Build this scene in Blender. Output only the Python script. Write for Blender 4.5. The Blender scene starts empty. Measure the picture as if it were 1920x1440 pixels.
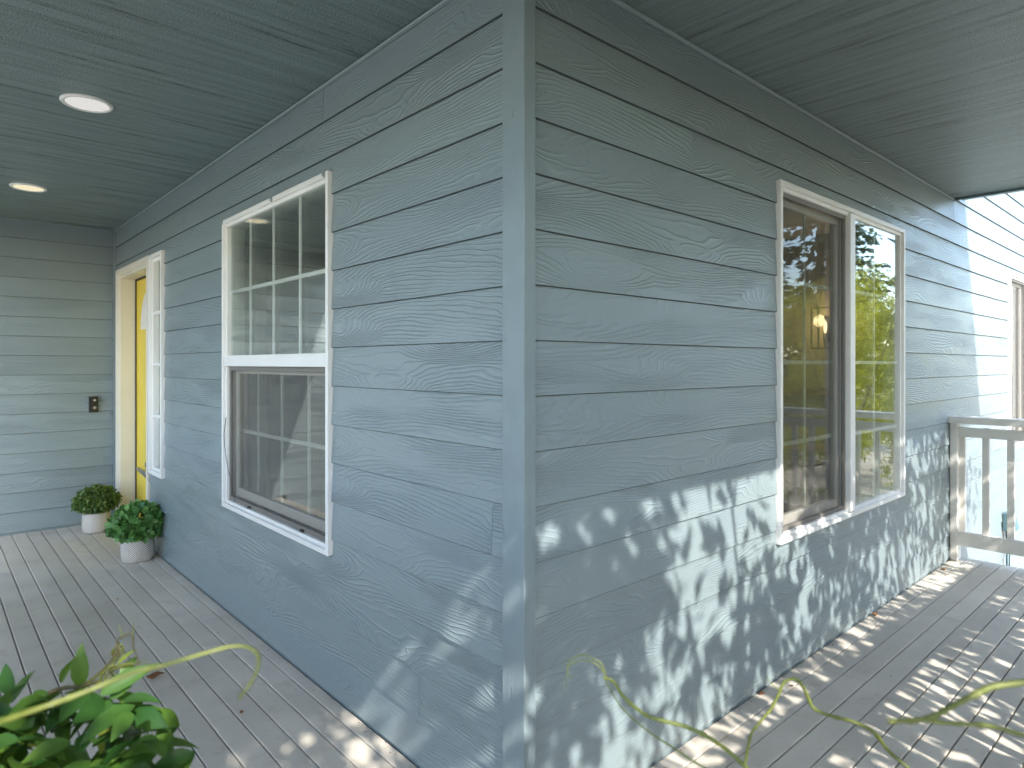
import bpy, bmesh, math, random
import numpy as np
from mathutils import Vector, Matrix

random.seed(7)
RNG = np.random.default_rng(11)
scene = bpy.context.scene
COL = scene.collection
R = math.radians

# ------------------------------------------------------------------ camera, sky, sun, exposure
cam_d = bpy.data.cameras.new('camera')
cam = bpy.data.objects.new('camera', cam_d)
COL.objects.link(cam)
cam.location = (-1.205, -1.284, 1.32)
cam.rotation_euler = (R(90), 0, R(-42.09))
cam_d.sensor_width = 36
cam_d.lens = 36 * 1221 / 1920
cam_d.shift_y = -38 / 1920
cam_d.clip_start = 0.02
cam_d.clip_end = 600
cam_d.dof.use_dof = True
cam_d.dof.focus_distance = 2.3
cam_d.dof.aperture_fstop = 5.0
scene.camera = cam

SUN_DIR = Vector((0.30, 1.0, -0.87)).normalized()          # the way the light travels
world = bpy.data.worlds.new('World')
scene.world = world
world.use_nodes = True
wn = world.node_tree
sky = wn.nodes.new('ShaderNodeTexSky')
sky.sky_type = 'NISHITA'
sky.sun_disc = False
sky.sun_elevation = math.asin(-SUN_DIR.z)
sky.sun_rotation = math.atan2(-SUN_DIR.x, -SUN_DIR.y)
sky.air_density = 1.0
sky.dust_density = 1.0
sky.ozone_density = 1.0
wn.links.new(sky.outputs[0], wn.nodes['Background'].inputs[0])
wn.nodes['Background'].inputs[1].default_value = 0.15

sun_d = bpy.data.lights.new('sun', 'SUN')
sun_d.energy = 2.0
sun_d.angle = R(0.6)
sun_d.color = (1.0, 0.95, 0.87)
sun = bpy.data.objects.new('sun', sun_d)
COL.objects.link(sun)
sun.location = (-6, -20, 18)
sun.rotation_euler = SUN_DIR.to_track_quat('-Z', 'Y').to_euler()

scene.view_settings.view_transform = 'Standard'
scene.view_settings.look = 'None'
scene.view_settings.gamma = 1
scene.view_settings.use_curve_mapping = False
scene.view_settings.exposure = 2.33
scene.render.engine = 'CYCLES'
scene.cycles.use_denoising = True
scene.cycles.adaptive_threshold = 0.02
scene.cycles.max_bounces = 8
scene.cycles.diffuse_bounces = 4
scene.cycles.transparent_max_bounces = 16
scene.cycles.sample_clamp_indirect = 6

# ------------------------------------------------------------------ node helpers and materials
class NT:
    def __init__(self, name):
        self.m = bpy.data.materials.new(name)
        self.m.use_nodes = True
        self.t = self.m.node_tree
        self.t.nodes.clear()
        self.out = self.t.nodes.new('ShaderNodeOutputMaterial')
    def n(self, typ, ins=None, out=0, **attrs):
        nd = self.t.nodes.new('ShaderNode' + typ)
        for k, v in attrs.items():
            setattr(nd, k, v)
        for k, v in (ins or {}).items():
            if isinstance(v, bpy.types.NodeSocket):
                self.t.links.new(v, nd.inputs[k])
            else:
                nd.inputs[k].default_value = v
        nd_out = nd.outputs[out]
        return nd_out
    def math(self, op, a, b=0.0, c=0.0, clamp=False):
        return self.n('Math', {0: a, 1: b, 2: c}, operation=op, use_clamp=clamp)
    def mix(self, fac, a, b):
        return self.n('Mix', {0: fac, 6: a, 7: b}, out=2, data_type='RGBA')
    def remap(self, v, a, b, c, d, smooth=False):
        return self.n('MapRange', {0: v, 1: a, 2: b, 3: c, 4: d},
                      interpolation_type='SMOOTHSTEP' if smooth else 'LINEAR')
    def sep(self, v):
        nd = self.t.nodes.new('ShaderNodeSeparateXYZ')
        self.t.links.new(v, nd.inputs[0])
        return nd.outputs
    def comb(self, x, y, z):
        return self.n('CombineXYZ', {0: x, 1: y, 2: z})
    def noise(self, vec, scale, detail=2.0, rough=0.5, dist=0.0):
        return self.n('TexNoise', {'Vector': vec, 'Scale': scale, 'Detail': detail, 'Roughness': rough, 'Distortion': dist})
    def obj(self):
        return self.n('TexCoord', out=3)
    def rnd(self):
        return self.n('ObjectInfo', out=5)
    def bump(self, h, dist, strength=1.0, normal=None):
        ins = {'Strength': strength, 'Distance': dist, 'Height': h}
        if normal is not None:
            ins['Normal'] = normal
        return self.n('Bump', ins)
    def surf(self, color, rough, normal=None, spec=0.5, metal=0.0, **extra):
        ins = {'Base Color': color, 'Roughness': rough, 'Specular IOR Level': spec, 'Metallic': metal}
        if normal is not None:
            ins['Normal'] = normal
        ins.update(extra)
        b = self.n('BsdfPrincipled', ins)
        self.t.links.new(b, self.out.inputs[0])
        return self.m

def rgba(c):
    return (c[0], c[1], c[2], 1.0)

PAINT = (0.207, 0.260, 0.277)

def mat_siding():
    k = NT('siding_paint')
    o = k.obj(); rn = k.rnd(); s = k.sep(o)
    off = k.math('MULTIPLY', k.math('FLOOR', k.math('MULTIPLY', rn, 5.0)), 13.7)
    x, z = s[0], s[2]
    v1 = k.comb(k.math('MULTIPLY_ADD', x, 1.25, off), off, k.math('MULTIPLY', z, 5.6))
    n1 = k.noise(v1, 1.0, 0.6, 0.35)
    v2 = k.comb(k.math('MULTIPLY_ADD', x, 9.0, off), off, k.math('MULTIPLY', z, 26.0))
    n2 = k.noise(v2, 1.0, 1.0, 0.55)
    # knots
    vk = k.comb(k.math('MULTIPLY_ADD', x, 1.1, off), k.math('MULTIPLY_ADD', z, 5.2, off), 0.0)
    vd = k.n('TexVoronoi', {'Vector': vk, 'Scale': 1.0, 'Randomness': 0.9}, voronoi_dimensions='2D')
    knot = k.remap(vd, 0.0, 0.34, 6.0, 0.0)
    v = k.math('ADD', k.math('ADD', k.math('MULTIPLY', z, 66.0), k.math('MULTIPLY', n1, 17.0)),
               k.math('ADD', k.math('MULTIPLY', n2, 1.1), knot))
    tri = k.math('PINGPONG', v, 0.5)
    ridge = k.remap(tri, 0.24, 0.5, 0.0, 1.0, True)
    # patches where the embossing is shallow
    n3 = k.noise(k.comb(k.math('MULTIPLY_ADD', x, 2.6, off), off, k.math('MULTIPLY', z, 14.0)), 1.0, 0.0)
    amp = k.math('MULTIPLY', k.remap(n3, 0.30, 0.58, 0.22, 1.0, True), k.math('MULTIPLY_ADD', k.math('FRACT', k.math('MULTIPLY', rn, 17.0)), 0.6, 0.5))
    fine = k.noise(k.comb(k.math('MULTIPLY_ADD', x, 14.0, off), off, k.math('MULTIPLY', z, 420.0)), 1.0, 0.0)
    h = k.math('ADD', k.math('MULTIPLY', ridge, amp), k.math('MULTIPLY', fine, 0.35))
    nrm = k.bump(h, 0.0018, 1.0)
    col = k.mix(k.math('FRACT', k.math('MULTIPLY', rn, 7.0)), rgba([c * 0.955 for c in PAINT]), rgba([c * 1.045 for c in PAINT]))
    rough = k.math('MULTIPLY_ADD', n1, 0.10, 0.26)
    return k.surf(col, rough, nrm, 0.75)

def mat_smooth_paint(name, col, rough=0.4, b=0.0005, scale=90.0):
    k = NT(name)
    o = k.obj()
    n = k.noise(o, scale, 3.0, 0.6)
    m = k.noise(o, 3.0, 4.0, 0.6)
    c = k.mix(k.remap(m, 0.3, 0.7, 0, 1), rgba([a * 0.93 for a in col]), rgba([min(1, a * 1.04) for a in col]))
    return k.surf(c, rough, k.bump(n, b, 0.7), 0.5)

def mat_ceiling():
    k = NT('rough_sawn_ceiling_paint')
    o = k.obj(); s = k.sep(o)
    st = k.noise(k.comb(k.math('MULTIPLY', s[0], 1.3), k.math('MULTIPLY', s[1], 26.0), 0.0), 1.0, 4.0, 0.66)
    fi = k.noise(k.comb(k.math('MULTIPLY', s[0], 46.0), k.math('MULTIPLY', s[1], 230.0), 0.0), 1.0, 3.0, 0.7)
    gr = k.noise(k.comb(k.math('MULTIPLY', s[0], 150.0), k.math('MULTIPLY', s[1], 190.0), 0.0), 1.0, 1.0, 0.5)
    crack = k.remap(st, 0.30, 0.42, 0.0, 1.0, True)
    h = k.math('ADD', k.math('ADD', k.math('MULTIPLY', crack, 0.8), k.math('MULTIPLY', fi, 1.1)), k.math('MULTIPLY', gr, 0.8))
    nrm = k.bump(h, 0.0075, 1.0)
    c = k.mix(k.remap(st, 0.3, 0.65, 0, 1), (0.135, 0.185, 0.187, 1), (0.21, 0.28, 0.283, 1))
    c = k.mix(k.remap(k.math('ADD', st, k.math('MULTIPLY', fi, 0.25)), 0.42, 0.54, 0.55, 0.0, True), c, (0.06, 0.075, 0.075, 1))
    c = k.mix(k.remap(fi, 0.55, 0.75, 0.0, 0.45), c, (0.30, 0.38, 0.385, 1))
    return k.surf(c, 0.26, nrm, 0.8)

def mat_deck():
    k = NT('deck_paint')
    o = k.obj(); rn = k.rnd(); s = k.sep(o)
    off = k.math('MULTIPLY', rn, 53.0)
    gv = k.comb(k.math('MULTIPLY_ADD', s[0], 1.2, off), k.math('MULTIPLY', s[1], 18.0), off)
    n1 = k.noise(gv, 1.0, 2.0, 0.5)
    lines = k.math('PINGPONG', k.math('ADD', k.math('MULTIPLY', s[1], 190.0), k.math('MULTIPLY', n1, 20.0)), 0.5)
    fine = k.noise(k.comb(k.math('MULTIPLY', s[0], 30.0), k.math('MULTIPLY', s[1], 420.0), off), 1.0, 2.0, 0.6)
    h = k.math('ADD', k.math('MULTIPLY', lines, 0.6), fine)
    nrm = k.bump(h, 0.0009, 0.8)
    blot = k.noise(k.n('NewGeometry', out=0), 2.6, 5.0, 0.62)
    stain = k.noise(k.n('NewGeometry', out=0), 7.0, 4.0, 0.7)
    speck = k.noise(k.n('NewGeometry', out=0), 85.0, 2.0, 0.6)
    c0 = k.mix(k.remap(blot, 0.32, 0.66, 0, 1), (0.52, 0.475, 0.405, 1), (0.64, 0.59, 0.51, 1))
    c1 = k.mix(k.remap(stain, 0.56, 0.75, 0, 0.55), c0, (0.38, 0.31, 0.22, 1))
    c2 = k.mix(k.remap(speck, 0.70, 0.76, 0, 0.6), c1, (0.06, 0.05, 0.04, 1))
    v = k.math('MULTIPLY_ADD', rn, 0.22, 0.88)
    c3 = k.n('HueSaturation', {'Value': v, 'Color': c2})
    return k.surf(c3, k.remap(blot, 0.3, 0.7, 0.42, 0.6), nrm, 0.4)

def mat_glass():
    k = NT('window_glass')
    f = k.n('LayerWeight', {'Blend': 0.5}, out=1)
    sch = k.math('MULTIPLY_ADD', k.math('POWER', f, 5.0), 2.0, 0.06, clamp=True)
    wv = k.noise(k.obj(), 1.6, 1.0)
    nrm = k.bump(wv, 0.003, 0.35)
    g = k.n('BsdfGlossy', {'Color': (0.97, 0.98, 0.97, 1), 'Roughness': 0.0, 'Normal': nrm})
    t = k.n('BsdfTransparent', {'Color': (0.93, 0.95, 0.93, 1)})
    mx = k.n('MixShader', {0: sch, 1: t, 2: g})
    k.t.links.new(mx, k.out.inputs[0])
    return k.m

def mat_screen():
    k = NT('insect_screen_mesh')
    d = k.n('BsdfDiffuse', {'Color': (0.13, 0.125, 0.115, 1)})
    t = k.n('BsdfTransparent', {'Color': (1, 1, 1, 1)})
    s = k.sep(k.obj())
    wx = k.n('TexWave', {'Vector': k.comb(k.math('ADD', s[0], k.math('MULTIPLY', k.noise(k.obj(), 3.0, 1.0), 0.06)), 0.0, 0.0), 'Scale': 11.0, 'Distortion': 0.0})
    fac = k.remap(wx, 0, 1, 0.325, 0.365)
    mx = k.n('MixShader', {0: fac, 1: t, 2: d})
    k.t.links.new(mx, k.out.inputs[0])
    return k.m

def mat_leaf(name, dark, light, trans=0.35, rough=0.4, attr=True):
    k = NT(name)
    if attr:
        tint = k.n('Attribute', out=2, attribute_name='tint')
    else:
        tint = k.rnd()
    c = k.mix(tint, rgba(dark), rgba(light))
    o = k.obj()
    n = k.noise(o, 40.0, 2.0)
    c = k.mix(k.remap(n, 0.35, 0.7, 0, 0.25), c, rgba([a * 0.6 for a in dark]))
    p = k.n('BsdfPrincipled', {'Base Color': c, 'Roughness': rough, 'Specular IOR Level': 0.4})
    t = k.n('BsdfTranslucent', {'Color': k.mix(0.5, c, (light[0] * 1.4, light[1] * 1.4, light[2] * 0.7, 1))})
    mx = k.n('MixShader', {0: trans, 1: p, 2: t})
    k.t.links.new(mx, k.out.inputs[0])
    return k.m

def mat_plain(name, col, rough=0.5, metal=0.0, spec=0.5):
    k = NT(name)
    n = k.noise(k.obj(), 25.0, 4.0, 0.6)
    c = k.mix(n, rgba([a * 0.88 for a in col]), rgba([min(1, a * 1.1) for a in col]))
    return k.surf(c, rough, None, spec, metal)

def mat_emit(name, col, strength):
    k = NT(name)
    e = k.n('Emission', {'Color': rgba(col), 'Strength': strength})
    k.t.links.new(e, k.out.inputs[0])
    return k.m

def mat_wood(name, a, b, axis=0, rough=0.35):
    k = NT(name)
    s = k.sep(k.obj())
    ax = [s[0], s[1], s[2]]
    st = [60.0, 60.0, 60.0]; st[axis] = 3.0
    n = k.noise(k.comb(*[k.math('MULTIPLY', ax[i], st[i]) for i in range(3)]), 1.0, 3.0, 0.6)
    c = k.mix(n, rgba(a), rgba(b))
    return k.surf(c, rough, k.bump(n, 0.0004, 0.5), 0.5)

def mat_bark():
    k = NT('bark')
    o = k.obj(); s = k.sep(o)
    n = k.noise(k.comb(k.math('MULTIPLY', s[0], 30.0), k.math('MULTIPLY', s[1], 30.0), k.math('MULTIPLY', s[2], 6.0)), 1.0, 4.0, 0.65)
    c = k.mix(n, (0.06, 0.045, 0.032, 1), (0.17, 0.135, 0.10, 1))
    return k.surf(c, 0.85, k.bump(n, 0.01, 0.8), 0.2)

def mat_ground():
    k = NT('garden_ground')
    g = k.n('NewGeometry', out=0)
    n = k.noise(g, 0.35, 5.0, 0.6)
    f = k.noise(g, 9.0, 5.0, 0.7)
    lawn = k.mix(f, (0.07, 0.10, 0.03, 1), (0.15, 0.18, 0.07, 1))
    soil = k.mix(f, (0.22, 0.20, 0.17, 1), (0.36, 0.33, 0.28, 1))
    c = k.mix(k.remap(n, 0.34, 0.44, 0, 1), lawn, soil)
    return k.surf(c, 0.9, k.bump(f, 0.03, 0.8), 0.1)

def mat_pot(kind):
    k = NT('pot_glaze_' + kind)
    o = k.obj(); s = k.sep(o)
    ang = k.math('ARCTAN2', s[1], s[0])
    if kind == 'diamond':
        a = k.math('MULTIPLY', ang, 0.105)
        pa = k.math('PINGPONG', k.math('ADD', a, 0.012), 0.083)
        pz = k.math('PINGPONG', k.math('ADD', s[2], -0.065), 0.083)
        d = k.math('ADD', k.math('MULTIPLY', pa, 1.0), k.math('MULTIPLY', pz, 1.15))
        t = k.math('PINGPONG', k.math('MULTIPLY', d, 58.0), 0.5)
        groove = k.remap(t, 0.10, 0.26, 1.0, 0.0, True)
    else:
        a = k.math('PINGPONG', k.math('MULTIPLY', ang, 11.0), 0.5)
        z = k.math('PINGPONG', k.math('MULTIPLY', s[2], 105.0), 0.5)
        groove = k.math('MAXIMUM', k.remap(a, 0.06, 0.22, 1.0, 0.0, True), k.remap(z, 0.06, 0.22, 1.0, 0.0, True))
    n = k.noise(o, 14.0, 4.0, 0.6)
    base = k.mix(n, (0.60, 0.57, 0.52, 1), (0.74, 0.71, 0.66, 1))
    gc = (0.20, 0.185, 0.165, 1) if kind == 'diamond' else (0.40, 0.37, 0.33, 1)
    c = k.mix(groove, base, gc)
    h = k.math('SUBTRACT', 1.0, groove)
    return k.surf(c, 0.55, k.bump(h, 0.003, 0.8), 0.4)

def mat_roof():
    k = NT('roof_shingle')
    n = k.noise(k.obj(), 30.0, 3.0, 0.7)
    return k.surf(k.mix(n, (0.05, 0.05, 0.05, 1), (0.11, 0.10, 0.10, 1)), 0.9, k.bump(n, 0.01, 0.6), 0.2)

def mat_trim_board():
    k = NT('corner_board_paint')
    o = k.obj(); q = k.sep(o)
    br = k.noise(k.comb(k.math('MULTIPLY', q[0], 260.0), k.math('MULTIPLY', q[1], 260.0), k.math('MULTIPLY', q[2], 7.0)), 1.0, 2.0, 0.6)
    lo = k.noise(o, 5.0, 3.0, 0.6)
    vn = k.n('TexVoronoi', {'Vector': k.comb(k.math('MULTIPLY', k.math('ADD', q[0], q[1]), 9.0), k.math('MULTIPLY', q[2], 2.6), 0.0), 'Scale': 1.0, 'Randomness': 0.7}, voronoi_dimensions='2D')
    dent = k.remap(vn, 0.012, 0.045, 1.0, 0.0, True)
    chip = k.remap(k.noise(o, 70.0, 3.0, 0.7), 0.74, 0.78, 0.0, 0.7)
    h = k.math('SUBTRACT', k.math('ADD', br, k.math('MULTIPLY', lo, 2.0)), k.math('MULTIPLY', dent, 2.5))
    c = k.mix(k.remap(lo, 0.3, 0.7, 0, 1), rgba([a * 0.9 for a in PAINT]), rgba([a * 1.06 for a in PAINT]))
    c = k.mix(chip, c, rgba([a * 0.4 for a in PAINT]))
    return k.surf(c, 0.4, k.bump(h, 0.0009, 0.9), 0.6)

M = {
    'siding': mat_siding(),
    'trim': mat_smooth_paint('trim_paint', PAINT, 0.42, 0.0007, 60.0),
    'corner': mat_trim_board(),
    'ceiling': mat_ceiling(),
    'caulk': mat_smooth_paint('caulk_paint', (0.27, 0.33, 0.345), 0.35),
    'vinyl': mat_smooth_paint('white_vinyl', (0.79, 0.785, 0.76), 0.35, 0.0002, 120.0),
    'vinyl_old': mat_smooth_paint('aged_vinyl', (0.60, 0.58, 0.52), 0.42, 0.0003, 90.0),
    'cream': mat_smooth_paint('cream_paint', (0.72, 0.68, 0.585), 0.4, 0.0004, 60.0),
    'yellow': mat_smooth_paint('yellow_door_paint', (0.80, 0.60, 0.05), 0.35, 0.0003, 60.0),
    'rail': mat_smooth_paint('railing_paint', (0.72, 0.695, 0.64), 0.5, 0.0007, 40.0),
    'deck': mat_deck(),
    'glass': mat_glass(),
    'screen': mat_screen(),
    'lap_shade': mat_plain('lap_shadow_line', (0.065, 0.08, 0.083), 0.9, 0, 0.1),  # painted shadow under each lap, as a dark colour
    'dark': mat_plain('gap_shade', (0.02, 0.022, 0.022), 0.9, 0, 0.1),
    'seal': mat_plain('weather_seal', (0.045, 0.035, 0.028), 0.7),
    'metal': mat_plain('satin_nickel', (0.55, 0.53, 0.50), 0.32, 1.0),
    'bronze': mat_plain('dark_bronze', (0.045, 0.036, 0.03), 0.45, 0.3),
    'black': mat_plain('black_plastic', (0.015, 0.015, 0.016), 0.35),
    'gasket': mat_plain('screen_frame_grey', (0.16, 0.15, 0.135), 0.5),  # plain grey of the screen frames
    'bluebox': mat_smooth_paint('outlet_paint', (0.09, 0.16, 0.18), 0.45),
    'lens_off': mat_emit('led_lens_dim', (1.0, 0.98, 0.94), 0.15),
    'lens_on': mat_emit('led_lens_warm', (1.0, 0.88, 0.60), 0.19),
    'bulb': mat_emit('bulb_filament', (1.0, 0.72, 0.35), 1.0),
    'plaster': mat_plain('room_plaster', (0.36, 0.31, 0.21), 0.8, 0, 0.2),
    'room_white': mat_plain('room_white_trim', (0.75, 0.73, 0.68), 0.5),
    'floor_wood': mat_wood('floor_wood', (0.16, 0.085, 0.04), (0.27, 0.15, 0.075), 0),
    'cabinet': mat_wood('cabinet_wood', (0.26, 0.125, 0.05), (0.40, 0.21, 0.095), 1),
    'door_wood': mat_wood('door_wood', (0.20, 0.10, 0.045), (0.32, 0.17, 0.08), 2),
    'bark': mat_bark(),
    'ground': mat_ground(),
    'roof': mat_roof(),
    'pot_a': mat_pot('diamond'),
    'pot_b': mat_pot('weave'),
    'soil': mat_plain('potting_soil', (0.05, 0.035, 0.025), 0.95, 0, 0.1),
    'leaf_pot_a': mat_leaf('hydrangea_leaf', (0.05, 0.16, 0.04), (0.20, 0.40, 0.12), 0.22, 0.38),
    'leaf_pot_b': mat_leaf('boxwood_leaf', (0.03, 0.08, 0.016), (0.18, 0.27, 0.06), 0.2, 0.38),
    'leaf_vine': mat_leaf('vine_leaf', (0.022, 0.08, 0.016), (0.10, 0.19, 0.025), 0.32, 0.5, attr=False),
    'leaf_young': mat_leaf('young_vine_leaf', (0.20, 0.27, 0.04), (0.34, 0.38, 0.07), 0.4, 0.4, attr=False),
    'leaf_tree': mat_leaf('maple_leaf', (0.045, 0.085, 0.018), (0.10, 0.15, 0.03), 0.35, 0.45),
    'leaf_bush': mat_leaf('bamboo_leaf', (0.12, 0.15, 0.02), (0.36, 0.36, 0.05), 0.55, 0.45),
    'leaf_fir': mat_leaf('fir_needles', (0.018, 0.040, 0.018), (0.05, 0.085, 0.03), 0.15, 0.6),
    'stem': mat_plain('green_stem', (0.13, 0.15, 0.028), 0.5),
    'stem_pale': mat_plain('pale_stem', (0.17, 0.20, 0.045), 0.5),
    'stem_brown': mat_plain('twining_stem', (0.10, 0.085, 0.03), 0.6),
    'dead': mat_plain('dry_leaf', (0.26, 0.11, 0.04), 0.65),
    'dead_pale': mat_plain('pale_dry_leaf', (0.42, 0.28, 0.14), 0.65),
}

# ------------------------------------------------------------------ mesh helpers
class MB:
    def __init__(self):
        self.v = []; self.f = []
    def add(self, vs, fs):
        b = len(self.v)
        self.v += [tuple(p) for p in vs]
        self.f += [tuple(i + b for i in f) for f in fs]
        return self
    def box(self, x0, x1, y0, y1, z0, z1):
        return self.add([(x0, y0, z0), (x1, y0, z0), (x1, y1, z0), (x0, y1, z0), (x0, y0, z1), (x1, y0, z1), (x1, y1, z1), (x0, y1, z1)],
                        [(0, 3, 2, 1), (4, 5, 6, 7), (0, 1, 5, 4), (1, 2, 6, 5), (2, 3, 7, 6), (3, 0, 4, 7)])
    def extrude(self, front, back):
        n = len(front)
        return self.add(list(front) + list(back),
                        [tuple(range(n)), tuple(range(2 * n - 1, n - 1, -1))] +
                        [(i, n + i, n + (i + 1) % n, (i + 1) % n) for i in range(n)])
    def ring(self, u0, u1, z0, z1, w, o0, o1, wb=None, wt=None):
        wb = w if wb is None else wb; wt = w if wt is None else wt
        a = [(u0, z0), (u1, z0), (u1, z1), (u0, z1)]
        b = [(u0 + w, z0 + wb), (u1 - w, z0 + wb), (u1 - w, z1 - wt), (u0 + w, z1 - wt)]
        vs = [(p[0], o1, p[1]) for p in a] + [(p[0], o1, p[1]) for p in b] + [(p[0], o0, p[1]) for p in a] + [(p[0], o0, p[1]) for p in b]
        fs = []
        for i in range(4):
            j = (i + 1) % 4
            fs += [(i, j, 4 + j, 4 + i), (8 + j, 8 + i, 12 + i, 12 + j), (j, i, 8 + i, 8 + j), (4 + i, 4 + j, 12 + j, 12 + i)]
        return self.add(vs, fs)
    def tube(self, pts, rad, sides=8, cap=True):
        pts = [Vector(p) for p in pts]
        n = len(pts)
        if not hasattr(rad, '__len__'):
            rad = [rad] * n
        ref = Vector((0.31, 0.17, 0.93)).normalized()
        rings = []
        for i, p in enumerate(pts):
            t = (pts[min(i + 1, n - 1)] - pts[max(i - 1, 0)]).normalized()
            a = t.cross(ref)
            if a.length < 1e-4:
                a = t.cross(Vector((1, 0, 0)))
            a.normalize()
            b = t.cross(a)
            ref = (ref - t * ref.dot(t))
            ref = ref.normalized() if ref.length > 1e-4 else b
            rings.append([p + (a * math.cos(2 * math.pi * k / sides) + b * math.sin(2 * math.pi * k / sides)) * rad[i] for k in range(sides)])
        vs = [q for r_ in rings for q in r_]
        fs = []
        for i in range(n - 1):
            for k in range(sides):
                k2 = (k + 1) % sides
                fs.append((i * sides + k, i * sides + k2, (i + 1) * sides + k2, (i + 1) * sides + k))
        if cap:
            fs.append(tuple(range(sides - 1, -1, -1)))
            fs.append(tuple((n - 1) * sides + k for k in range(sides)))
        return self.add(vs, fs)
    def lathe(self, prof, seg=40):
        n = len(prof)
        vs = [(r_ * math.cos(2 * math.pi * k / seg), r_ * math.sin(2 * math.pi * k / seg), z) for r_, z in prof for k in range(seg)]
        fs = []
        for i in range(n - 1):
            for k in range(seg):
                k2 = (k + 1) % seg
                fs.append((i * seg + k, i * seg + k2, (i + 1) * seg + k2, (i + 1) * seg + k))
        return self.add(vs, fs)
    def mesh(self, name, mat, smooth=False, fix=True):
        me = bpy.data.meshes.new(name)
        me.from_pydata(self.v, [], self.f)
        if fix:
            bm = bmesh.new(); bm.from_mesh(me)
            bmesh.ops.recalc_face_normals(bm, faces=bm.faces)
            bm.to_mesh(me); bm.free()
        if mat is not None:
            me.materials.append(mat)
        if smooth:
            me.shade_smooth()
        me.update()
        return me
    def build(self, name, mat, parent=None, smooth=False, bevel=0.0, loc=None, rot=None):
        o = bpy.data.objects.new(name, self.mesh(name, mat, smooth))
        COL.objects.link(o)
        if parent is not None:
            o.parent = parent
        if loc is not None:
            o.location = loc
        if rot is not None:
            o.rotation_euler = rot
        if bevel:
            b = o.modifiers.new('bevel', 'BEVEL')
            b.width = bevel; b.segments = 2; b.limit_method = 'ANGLE'; b.angle_limit = R(40)
        return o

def empty(name, loc=(0, 0, 0), rot=(0, 0, 0), parent=None):
    o = bpy.data.objects.new(name, None)
    o.empty_display_size = 0.1
    COL.objects.link(o)
    o.location = loc; o.rotation_euler = rot
    if parent is not None:
        o.parent = parent
    return o

def tag(o, label=None, cat=None, group=None, kind=None):
    if label: o['label'] = label
    if cat: o['category'] = cat
    if group: o['group'] = group
    if kind: o['kind'] = kind
    return o

def spline(pts, sub=6):
    P = [Vector(p) for p in pts]
    P = [P[0] * 2 - P[1]] + P + [P[-1] * 2 - P[-2]]
    out = []
    for i in range(1, len(P) - 2):
        for s in range(sub):
            t = s / sub
            a, b, c, d = P[i - 1], P[i], P[i + 1], P[i + 2]
            out.append(0.5 * ((2 * b) + (c - a) * t + (2 * a - 5 * b + 4 * c - d) * t * t + (3 * b - a - 3 * c + d) * t ** 3))
    out.append(P[-2])
    return out

LEFT_ROT = (0, 0, R(90))      # wall-local x runs along +Y, local y points outward (-X)
FRONT_ROT = (0, 0, R(180))    # wall-local x runs along -X, local y points outward (-Y)

# ------------------------------------------------------------------ ground
g = MB(); g.add([(-150, -150, -0.78), (150, -150, -0.78), (150, 150, -0.78), (-150, 150, -0.78)], [(0, 1, 2, 3)])
tag(g.build('ground', M['ground']), 'garden ground of lawn and soil around the house', 'ground', kind='structure')

# ------------------------------------------------------------------ house
CEIL = 2.445
house = tag(empty('house'), 'blue grey house with lap siding, white windows and a covered corner porch', 'house')

def wall_core(name, u0, u1, z0, z1, openings, rot, loc, o0=-0.10, o1=-0.014):
    us = sorted({u0, u1} | {a for op in openings for a in op[:2]})
    zs = sorted({z0, z1} | {a for op in openings for a in op[2:]})
    us = [u for u in us if u0 <= u <= u1]; zs = [z for z in zs if z0 <= z <= z1]
    bm = bmesh.new()
    idx = {}
    def vert(i, j):
        if (i, j) not in idx:
            idx[(i, j)] = bm.verts.new((us[i], o1, zs[j]))
        return idx[(i, j)]
    for i in range(len(us) - 1):
        for j in range(len(zs) - 1):
            cu, cz = (us[i] + us[i + 1]) / 2, (zs[j] + zs[j + 1]) / 2
            if any(a < cu < b and c < cz < d for a, b, c, d in openings):
                continue
            bm.faces.new([vert(i, j), vert(i + 1, j), vert(i + 1, j + 1), vert(i, j + 1)])
    ext = bmesh.ops.extrude_face_region(bm, geom=list(bm.faces))
    bmesh.ops.translate(bm, verts=[e for e in ext['geom'] if isinstance(e, bmesh.types.BMVert)], vec=(0, o0 - o1, 0))
    bmesh.ops.recalc_face_normals(bm, faces=bm.faces)
    me = bpy.data.meshes.new(name); bm.to_mesh(me); bm.free()
    me.materials.append(M['seal'])
    o = bpy.data.objects.new(name, me); COL.objects.link(o)
    o.parent = house; o.location = loc; o.rotation_euler = rot
    return o

EXPO = 0.1524; Z0 = 0.0116
LAP = 0.021

def face_y(z):                                   # outward position of the tilted face at height z above the board's bottom
    return 0.0062 - 0.0095 * z / (EXPO + LAP)

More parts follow.
